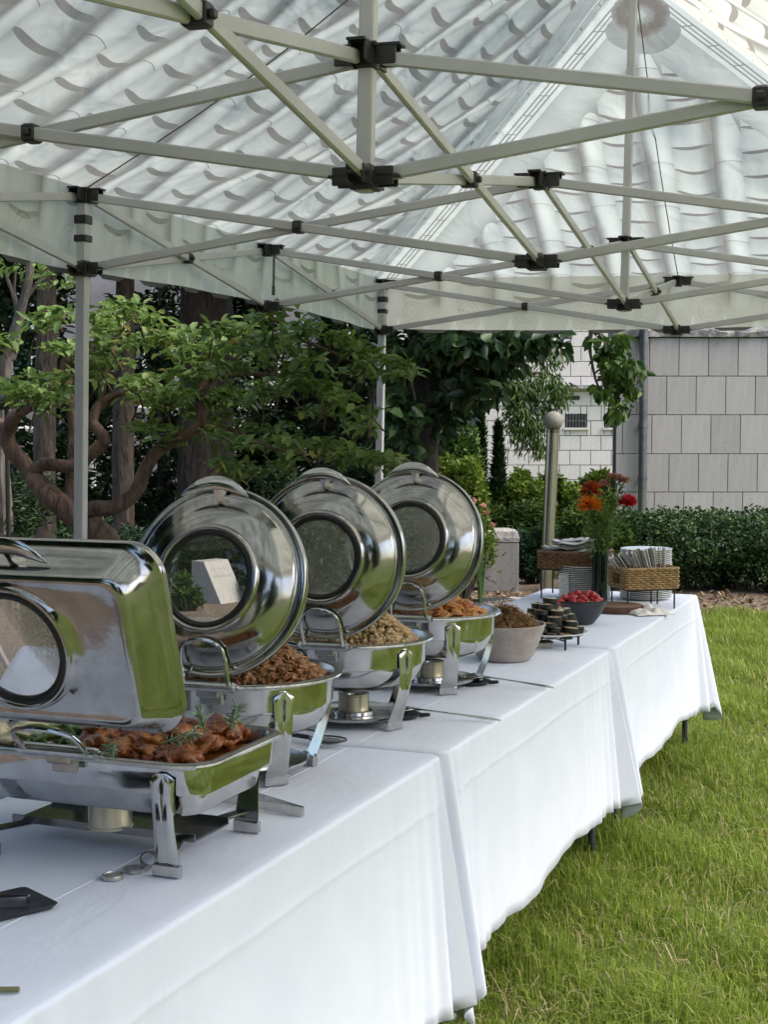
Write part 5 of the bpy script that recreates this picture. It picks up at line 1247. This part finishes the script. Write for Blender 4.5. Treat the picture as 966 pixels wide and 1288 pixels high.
MB().bar(b + Vector((-.0005, -.001, 0)), b + Vector((.0025, .0125, 0)), .0018, .016, bev=0).build('bend', MAT['steel'], ts)
MAT['stick'] = simple('green_bamboo', (.14, .15, .06), (.22, .2, .09), scale=60, rough=.5)
k = on_z(24, 1249, TOP); q = MB(); q.tube([(-.16, -.006, .006), (-.08, -.002, .006), (0, 0, .006), (.001, 0, .006)], [.0035, .0045, .0045, .003], 8); o = q.build('serving_stick', MAT['stick']); o.location = k; tag(o, 'olive wooden stick end lying near the cloth edge', 'stick')

# ================================================================== FAR TABLE
MAT['clay'] = simple('grey_clay', (.33, .28, .25), (.41, .36, .325), scale=30, rough=.75, bump=.15, bscale=40)
p = on_z(636, 832, TOP); br = pxm(52, p.y)
r = empty('clay_bowl', (p.x, p.y + .05, TOP + .0015)); tag(r, 'pinkish grey ribbed clay bowl of dark shredded meat', 'bowl'); CB = r.location.copy()
prof = [(0, .001), (br * .62, .001), (br * .66, .006)]
for k in range(14):
    f = k / 13; prof.append((br * (.66 + .34 * f ** .8) + .0012 * (k % 2), .008 + .112 * f))
prof += [(br * 1.0, .124), (br * .965, .124), (br * .93, .10), (br * .6, .03), (0, .02)]
MB().lathe(prof, 64).build('bowl', MAT['clay'], r, angle=25)
o = shreds('shredded_meat', 'dark brown shredded meat piled in the clay bowl', 'meat', (0, 0), FM['noodle'], 2600, heap(br * .76, .055, .118), .045, .0022, seed=5, curl=1.1); o.location = CB; vs = mound('sh', None, FM['noodle'], br * .84, .035, .10, o)
# platter of seaweed rolls on a small stand
MAT['china'] = simple('white_china', (.75, .74, .71), rough=.2, Specular_IOR_Level=.5)
pc = on_z(694, 797, TOP + .045); PR = pxm(46, pc.y)
r = empty('plate_stand', (pc.x, pc.y, TOP)); tag(r, 'low black wire stand under the platter of seaweed rolls', 'stand')
for k in range(4):
    a = math.radians(20 + 90 * k); e = Vector((math.cos(a), math.sin(a), 0)) * PR * .82; q = MB(); q.tube([e + Vector((0, 0, 0)), e + Vector((0, 0, .062))], .0045, 8); q.tube([e + Vector((0, 0, .032)), Vector((0, 0, .032))], .003, 6); q.build('leg', MAT['black'], r)
pl = empty('platter', (pc.x, pc.y, TOP + .0355)); tag(pl, 'round white platter carrying the stacked seaweed rolls', 'platter')
MB().lathe([(0, 0), (PR * .6, 0), (PR, .018), (PR * 1.01, .020), (PR * .99, .0215), (PR * .6, .005), (0, .005)], 48).build('dish', MAT['china'], pl)
MAT['nori'] = simple('seaweed', (.008, .009, .008), (.02, .02, .017), scale=60, rough=.35)
MAT['ricew'] = foodmat('rice_face', [(.25, (.25, .19, .12)), (.5, (.6, .54, .42)), (.8, (.72, .66, .55))], .5, 120)
MAT['filling'] = foodmat('roll_filling', [(.3, (.3, .05, .02)), (.5, (.5, .2, .04)), (.7, (.12, .16, .04))], .5, 160)
def roll_mesh(k):
    q = MB(); rad, h = .027, .017; R = random.Random(k)
    q.lathe([(rad * .9, 0), (rad, .001), (rad, h - .001), (rad * .9, h)], 16); q.cur = 1; q.lathe([(0, h + .0012), (rad * .9, h)], 16); q.lathe([(rad * .9, 0), (0, 0)], 16); q.cur = 2
    for _ in range(4):
        a = R.uniform(0, 6); d = R.uniform(0, .009); q.lathe([(0, h + .0035), (.004, h + .003), (.005, h)], 7, (d * math.cos(a), d * math.sin(a), 0))
    return q.build('seaweed_roll', [MAT['nori'], MAT['ricew'], MAT['filling']], mesh_only=True)
rms = [roll_mesh(k) for k in range(4)]; zz = TOP + .0355 + .0065; cnt = 0
for lay, RL in enumerate((.125, .112, .098, .082, .066, .05, .032)):
    g = .052; off = (lay % 2) * .026
    for i in range(-3, 4):
        for j in range(-3, 4):
            x, y = i * g + (j % 2) * g / 2 + off * .6, j * g * .87 + off * .4
            if math.hypot(x, y) > RL: continue
            o = link(bpy.data.objects.new('seaweed_roll', rms[cnt % 4])); cnt += 1
            o.location = (pc.x - .012 + x + random.uniform(-.005, .005), pc.y + y + random.uniform(-.005, .005), zz + lay * .0195); o.rotation_euler = (random.uniform(-.09, .09), random.uniform(-.09, .09), random.uniform(0, 6))
            tag(o, 'black seaweed rice roll slice in the stack on the white platter', 'rice roll', 'stacked seaweed roll slices')
# folded card by the clay bowl
cd = on_z(686, 815, TOP); o = MB().box((0, 0, .012), (.075, .05, .022), bev=.003).build('butter_block', FM['cream']); 
bpy.data.objects.remove(o)
r = empty('card_box', (cd.x - .02, cd.y + .02, TOP + .001), .2); tag(r, 'small beige box with dark lid lying between bowl and platter', 'box')
MB().box((0, 0, .009), (.09, .05, .018), bev=.002).build('box_body', simple('beige_card', (.5, .45, .38), rough=.7), r, smooth=False); MB().box((0, 0, .0205), (.092, .052, .004), bev=.001).build('box_lid', MAT['black'], r, smooth=False)
# dark bowl of strawberries
sp = on_z(731, 786, TOP); sr = pxm(34, sp.y); MAT['slateb'] = simple('slate_glaze', (.022, .026, .032), (.035, .04, .048), scale=20, rough=.45)
r = empty('fruit_bowl', (sp.x, sp.y + .04, TOP + .0015)); tag(r, 'dark slate grey bowl full of strawberries', 'bowl')
H = .098; MB().lathe([(0, .001), (sr * .5, .001), (sr * .55, .006), (sr * .72, .03), (sr * .88, .06), (sr * .97, H * .92), (sr * 1.0, H), (sr * .965, H), (sr * .9, H * .8), (sr * .6, .03), (0, .02)], 56).build('bowl', MAT['slateb'], r)
MB().lathe([(sr * .975, H * .88), (sr * 1.03, H * .9), (sr * 1.03, H * .97), (sr * .985, H * .97)], 56).build('rim_band', MAT['slateb'], r)
MAT['berry'] = foodmat('strawberry', [(.25, (.20, .008, .012)), (.5, (.42, .02, .025)), (.78, (.60, .10, .08))], .3, 70, .6)
vs = [(0, 0), (.0095, .004), (.0135, .012), (.012, .021), (.006, .029), (0, .032)]; bmh = []
for k in range(3):
    q = MB(); q.lathe(vs, 12); q.cur = 1
    for j in range(5): a = j * 1.257; q.add([(0, 0, -.001), (.009 * math.cos(a - .3), .009 * math.sin(a - .3), .001), (.014 * math.cos(a), .014 * math.sin(a), -.001), (.009 * math.cos(a + .3), .009 * math.sin(a + .3), .001)], [(0, 1, 2, 3)])
    bmh.append(q.build('strawberry', [MAT['berry'], FM['bean']], mesh_only=True))
for k in range(60):
    a = random.uniform(0, 6.283); q = math.sqrt(random.random()) * sr * .74; o = link(bpy.data.objects.new('strawberry', bmh[k % 3])); s = random.uniform(1.0, 1.4); o.scale = (s, s, s)
    o.location = (sp.x + q * math.cos(a), sp.y + .04 + q * math.sin(a), TOP + .075 + .045 * (1 - (q / sr) ** 2) * random.uniform(.5, 1)); o.rotation_euler = (random.uniform(0, 6), random.uniform(0, 6), random.uniform(0, 6))
    tag(o, 'ripe red strawberry in the dark slate bowl', 'strawberry', 'strawberries in the bowl')
# log slice
ws = on_z(779, 771, TOP); MAT['logtop'] = simple('log_top', (.13, .075, .05), (.24, .15, .10), scale=9, rough=.7); MAT['logbark'] = simple('log_bark', (.05, .022, .014), (.14, .07, .045), scale=40, rough=.9, bump=.8, bscale=60)
r = empty('log_slice', (ws.x, ws.y + .06, TOP + .0015)); tag(r, 'round slice of log with bark edge lying below the front basket', 'log slice'); lr = pxm(34, ws.y)
MB().lathe([(lr * .99, 0), (lr * 1.01, .01), (lr, .024), (lr * .95, .028)], 40).build('bark', MAT['logbark'], r); MB().lathe([(lr * .96, .0275), (lr * .5, .0283), (0, .0283)], 40).build('cut_face', MAT['logtop'], r)
# plates
plm = MB().lathe([(0, .002), (.07, .002), (.072, 0), (.076, 0), (.080, .003), (.118, .0095), (.1195, .0115), (.118, .0125), (.08, .006), (0, .0055)], 44).build('plate', MAT['china'], mesh_only=True)
def stack(u, v, n, label, grp, dz=.0088):
    p = on_z(u, v, TOP)
    for k in range(n):
        o = link(bpy.data.objects.new('dinner_plate', plm)); o.location = (p.x + random.uniform(-.0015, .0015), p.y + random.uniform(-.0015, .0015), TOP + .0015 + k * dz); o.rotation_euler.z = random.uniform(0, 6); tag(o, label, 'plate', grp)
stack(735, 752, 17, 'white dinner plate in the stack under the rear basket', 'plates stacked under the rear basket')
stack(812, 753, 26, 'white dinner plate in the tall stack behind the front basket', 'plates stacked behind the front basket')
# wicker baskets on wire risers
MAT['wick_d'] = simple('dark_wicker', (.10, .045, .018), (.25, .135, .06), scale=50, rough=.6); MAT['wick_l'] = simple('light_wicker', (.20, .115, .04), (.40, .26, .11), scale=50, rough=.6)
def basket(c, rz, lx, ly, h, mat, label, hole):
    r = empty('wicker_basket', c, rz); tag(r, label, 'basket', 'wicker baskets on risers')
    hx, hy = lx / 2, ly / 2; sw = .0095; rows = int(h / sw)
    L0 = rr(hx, hy, .012, 0, 3); per = []
    for i in range(len(L0)):
        a, b = L0[i], L0[(i + 1) % len(L0)]; n = max(1, int((b - a).length / .0085))
        for k in range(n): per.append(a.lerp(b, k / n))
    n = len(per); n -= n % 2; per = per[:n]; q = MB()
    for k in range(rows):
        z = sw * (k + .5); pts = []
        for i, p in enumerate(per):
            nr = Vector((p.x / hx, p.y / hy, 0)); nr = Vector((math.copysign(abs(nr.x) ** 8, nr.x), math.copysign(abs(nr.y) ** 8, nr.y), 0)); nr = nr.normalized() if nr.length > 1e-4 else Vector((1, 0, 0))
            ph = math.sin(math.pi * (i / 2 + k)); pts.append((p + nr * .0032 * ph + Vector((0, 0, z))))
        if hole and 1 < k < rows - 2:
            keep = [i for i, p in enumerate(per) if not (p.x < -hx + .012 and abs(p.y) < hy * .42)]
            s0 = next((j for j in range(n) if (per[j - 1].x < -hx + .012 and abs(per[j - 1].y) < hy * .42) and j in set(keep)), 0)
            seq = [(s0 + j) % n for j in range(n)]; seq = [j for j in seq if j in set(keep)]; q.tube([pts[j] for j in seq], sw * .52, 5)
        else: q.tube(pts, sw * .52, 5, closed=True)
    q.build('weave', mat, r)
    q = MB()
    for p in per[::4]: 
        if hole and p.x < -hx + .012 and abs(p.y) < hy * .42: continue
        q.tube([p * .985, p * .985 + Vector((0, 0, h))], .0032, 5)
    q.build('stakes', mat, r)
    MB().tube([p + Vector((0, 0, h)) for p in per[::2]], .0075, 7, closed=True).build('rim', mat, r)
    MB().box((0, 0, .003), (lx - .01, ly - .01, .006)).build('base', mat, r, smooth=False); return r
def riser(c, rz, lx, ly, h, label):
    r = empty('wire_riser', (c[0], c[1], TOP), rz); tag(r, label, 'riser', 'black wire basket risers'); hx, hy = lx / 2 - .015, ly / 2 - .015
    MB().tube([(-hx, -hy, h), (hx, -hy, h), (hx, hy, h), (-hx, hy, h)], .004, 8, closed=True).build('frame', MAT['black'], r)
    for sx in (-1, 0, 1):
        for sy in (-1, 1):
            if sx == 0 and sy == 1: continue
            MB().tube([(sx * hx, sy * hy, .001), (sx * hx, sy * hy, h)], .0038, 8).build('leg', MAT['black'], r)
b2 = on_z(800, 768, TOP); RZ2 = .26; H2 = .085; L2 = .25
c2v = Vector((b2.x + .05, b2.y + .12, TOP)); riser(c2v, RZ2, L2, .2, H2, 'black wire riser lifting the front basket off the cloth'); basket((c2v.x, c2v.y, TOP + H2 + .0045), RZ2, L2, .2, .088, MAT['wick_l'], 'light wicker basket with handle hole, holding cutlery packets', True)
b1 = on_z(728, 752, TOP); RZ1 = -.36; H1 = .135; c1v = Vector((b1.x - .01, b1.y + .05, TOP)); L1 = .30
riser(c1v, RZ1, L1, .245, H1, 'black wire riser holding the rear basket above plates'); basket((c1v.x, c1v.y, TOP + H1 + .0045), RZ1, L1, .24, .075, MAT['wick_d'], 'brown wicker basket heaped with white napkins', False)
MAT['packet_w'] = simple('paper_white', (.62, .6, .57), rough=.7); MAT['packet_g'] = simple('paper_grey', (.20, .18, .16), (.3, .28, .25), scale=30, rough=.7)
pk = MB(); pk.box((0, 0, .09), (.026, .004, .18), bev=.001); pk.cur = 1; pk.box((-.006, -.0023, .09), (.008, .001, .17)); pkm = pk.build('cutlery_packet', [MAT['packet_w'], MAT['packet_g']], mesh_only=True, smooth=False)
pk = MB(); pk.box((0, 0, .09), (.026, .004, .18), bev=.001); pkm2 = pk.build('cutlery_packet', [MAT['packet_g']], mesh_only=True, smooth=False)
R2 = Matrix.Rotation(RZ2, 3, 'Z')
for k in range(30):
    f = k / 29; x = -.10 + .15 * f; o = link(bpy.data.objects.new('cutlery_packet', pkm if k % 3 else pkm2)); tl = -.75 + .75 * f
    p = R2 @ Vector((x + .04, random.uniform(-.05, .03), .012)) + Vector((c2v.x, c2v.y, TOP + H2 + .005)); o.location = p
    o.rotation_euler = (R2.to_4x4() @ Matrix.Rotation(tl, 4, 'Y') @ Matrix.Rotation(random.uniform(.9, 1.6), 4, 'Z')).to_euler(); o.scale.z = .9; tag(o, 'paper wrapped cutlery packet fanned in the front basket', 'packet', 'cutlery packets in the front basket')
R1 = Matrix.Rotation(RZ1, 3, 'Z'); nm = []
for kk in range(3):
    q = MB(); r2 = random.Random(kk); g_ = [[Vector((-.1 + .2 * i / 10, -.035 + .07 * j / 4, .006 * math.sin(i * .9 + kk) + .004 * math.sin(j * 2 + i * .4 + kk) + .008 * (i / 10) ** 2)) for i in range(11)] for j in range(5)]
    q.loft(g_, closed=False); nm.append(q)
nmm = [q.build('paper_napkin', MAT['packet_w'], mesh_only=True) for q in nm]
for k in range(24):
    o = link(bpy.data.objects.new('paper_napkin', nmm[k % 3])); f = k / 23
    o.location = R1 @ Vector((random.uniform(-.05, .05), random.uniform(-.07, .07), 0)) + Vector((c1v.x, c1v.y, TOP + H1 + .045 + .0036 * k)); o.rotation_euler = (random.uniform(-.12, .12), random.uniform(-.1, .1), RZ1 + random.uniform(-.5, .5))
    s_ = o.modifiers.new('t', 'SOLIDIFY'); s_.thickness = .0015; tag(o, 'white paper napkin heaped in the rear basket', 'napkin', 'napkins in the rear basket')
# crumpled cloth
p = on_z(818, 774, TOP); q = MB(); loops = []
for j in range(17):
    row = []
    for i in range(25):
        x, y = (i / 24 - .5) * .18, (j / 16 - .5) * .15; e = max(0, 1 - max(abs(x) / .09, abs(y) / .075) ** 3)
        z = .004 + e * (.018 + .010 * math.sin(x * 60 + y * 30) + .008 * math.sin(y * 90 - x * 40) + .006 * math.sin(x * 130)); row.append(Vector((x * (1 + .08 * math.sin(y * 40)), y, max(z, .002))))
    loops.append(row)
q.loft(loops, closed=False); o = q.build('folded_towel', simple('cream_cloth', (.66, .64, .58), rough=.9), angle=0); o.location = (p.x, p.y + .05, TOP + .001); o.rotation_euler.z = .3; tag(o, 'crumpled cream cloth lying in front of the front basket', 'cloth'); o.modifiers.new('t', 'SOLIDIFY').thickness = .002
# vase and flowers
vp = on_z(754, 757, TOP); m = M('green_glass'); b = m.bsdf(Base_Color=(.006, .020, .010), Roughness=.06, Transmission_Weight=.12, IOR=1.45); MAT['vase'] = m.done(b)
r = empty('flower_vase', (vp.x, vp.y, TOP + .0015)); tag(r, 'tall dark green glass cylinder vase behind the strawberries', 'vase'); vr, vh = pxm(9.6, vp.y), pxm(64, vp.y)
MB().lathe([(0, 0), (vr, 0), (vr, vh), (vr * .88, vh), (vr * .88, .012), (0, .012)], 40).build('glass', MAT['vase'], r)
def fl(u, v, dy=0): return at_y(u, v, vp.y + dy)
MAT['orange'] = leafmat('orange_petal', [(0, (.62, .14, .008)), (1, (.85, .30, .03))], trans=.3); MAT['redp'] = leafmat('red_petal', [(0, (.5, .015, .03)), (1, (.72, .05, .07))], trans=.3); MAT['rust'] = leafmat('rust_petal', [(0, (.36, .05, .02)), (1, (.55, .12, .03))], trans=.3)
def flower(name, u, v, mat, R, label, n, L, Wd, up, dy=0.0, flat_=False):
    h = fl(u, v, dy); base = Vector((vp.x + random.uniform(-.01, .01), vp.y + random.uniform(-.01, .01), TOP + vh * .25)); o = empty(name, base); tag(o, label, 'flower', 'cut flowers in the green vase')
    c = h - base; mid = Vector((c.x * .25, c.y * .25, c.z * .55)); P, Rr = limb([Vector((0, 0, 0)), mid, c], [.003, .0028, .0024], sub=6, wob=.2); MB().tube(P, Rr, 6).build('stem', MAT['stemg'], o)
    d = rng.normal(0, 1, (n, 3)); d[:, 2] = np.abs(d[:, 2]) * up - .15; d /= np.linalg.norm(d, axis=1)[:, None]; Pp = np.array([tuple(c)] * n) + d * R * .35
    foliage('petals', Pp, L, Wd, mat, o, dirs=d * 1.6); MB().lathe([(0, -R * .5), (R * .25, -R * .3), (R * .35, 0), (0, R * .2)], 10, c).build('calyx', MAT['stemg'], o)
    k = 26; f = rng.uniform(.35, .95, k); Pl = np.array([tuple(mid.lerp(c, float(a)) if a > .5 else mid * float(a * 2)) for a in f]) + rng.normal(0, .006, (k, 3)); foliage('leaves', Pl, .035, .007, LM['mid'], o, droop=-.3); return o
flower('pincushion_flower', 742, 638, MAT['orange'], .046, 'orange spiky pincushion flower in the green vase', 260, .044, .007, 1.0, -.07)
flower('pincushion_flower', 743, 619, MAT['rust'], .042, 'rust red spiky flower behind the orange pincushion', 200, .04, .008, 1.2, -.02)
flower('carnation', 789, 633, MAT['redp'], .034, 'bright red carnation leaning out of the green vase', 180, .03, .022, .8, -.03)
for (u, v, lb) in ((779, 603, 'small salmon spray rose at the top of the bouquet'), (786, 605, 'outermost salmon spray rose bud at the top of the bouquet'), (760, 609, 'small salmon spray rose behind the orange flower'), (770, 601, 'faded spray rose at the back of the bouquet')): flower('spray_rose', u, v, MAT['pinkp'], .020, lb, 40, .021, .019, 1.0)
gr = empty('bouquet_greenery', (vp.x, vp.y, TOP + vh * .3)); tag(gr, 'feathery green filler foliage in the green vase', 'foliage')
q = MB(); Pp = []
for k in range(16):
    a = random.uniform(0, 6.28); e = Vector((math.cos(a) * random.uniform(.02, .10), math.sin(a) * .06, random.uniform(.2, .42))); P, Rr = limb([Vector((0, 0, 0)), Vector((e.x * .3, e.y * .3, e.z * .6)), e], [.0024, .002, .0012], sub=6, wob=.3, seed=k); q.tube(P, Rr, 5)
    for p in P[8:]:
        for _ in range(9): Pp.append(tuple(p + Vector((random.gauss(0, .014), random.gauss(0, .014), random.gauss(0, .012)))))
q.build('stem', MAT['stemg'], gr); foliage('leaves', np.array(Pp), .034, .006, LM['light'], gr, droop=.1)
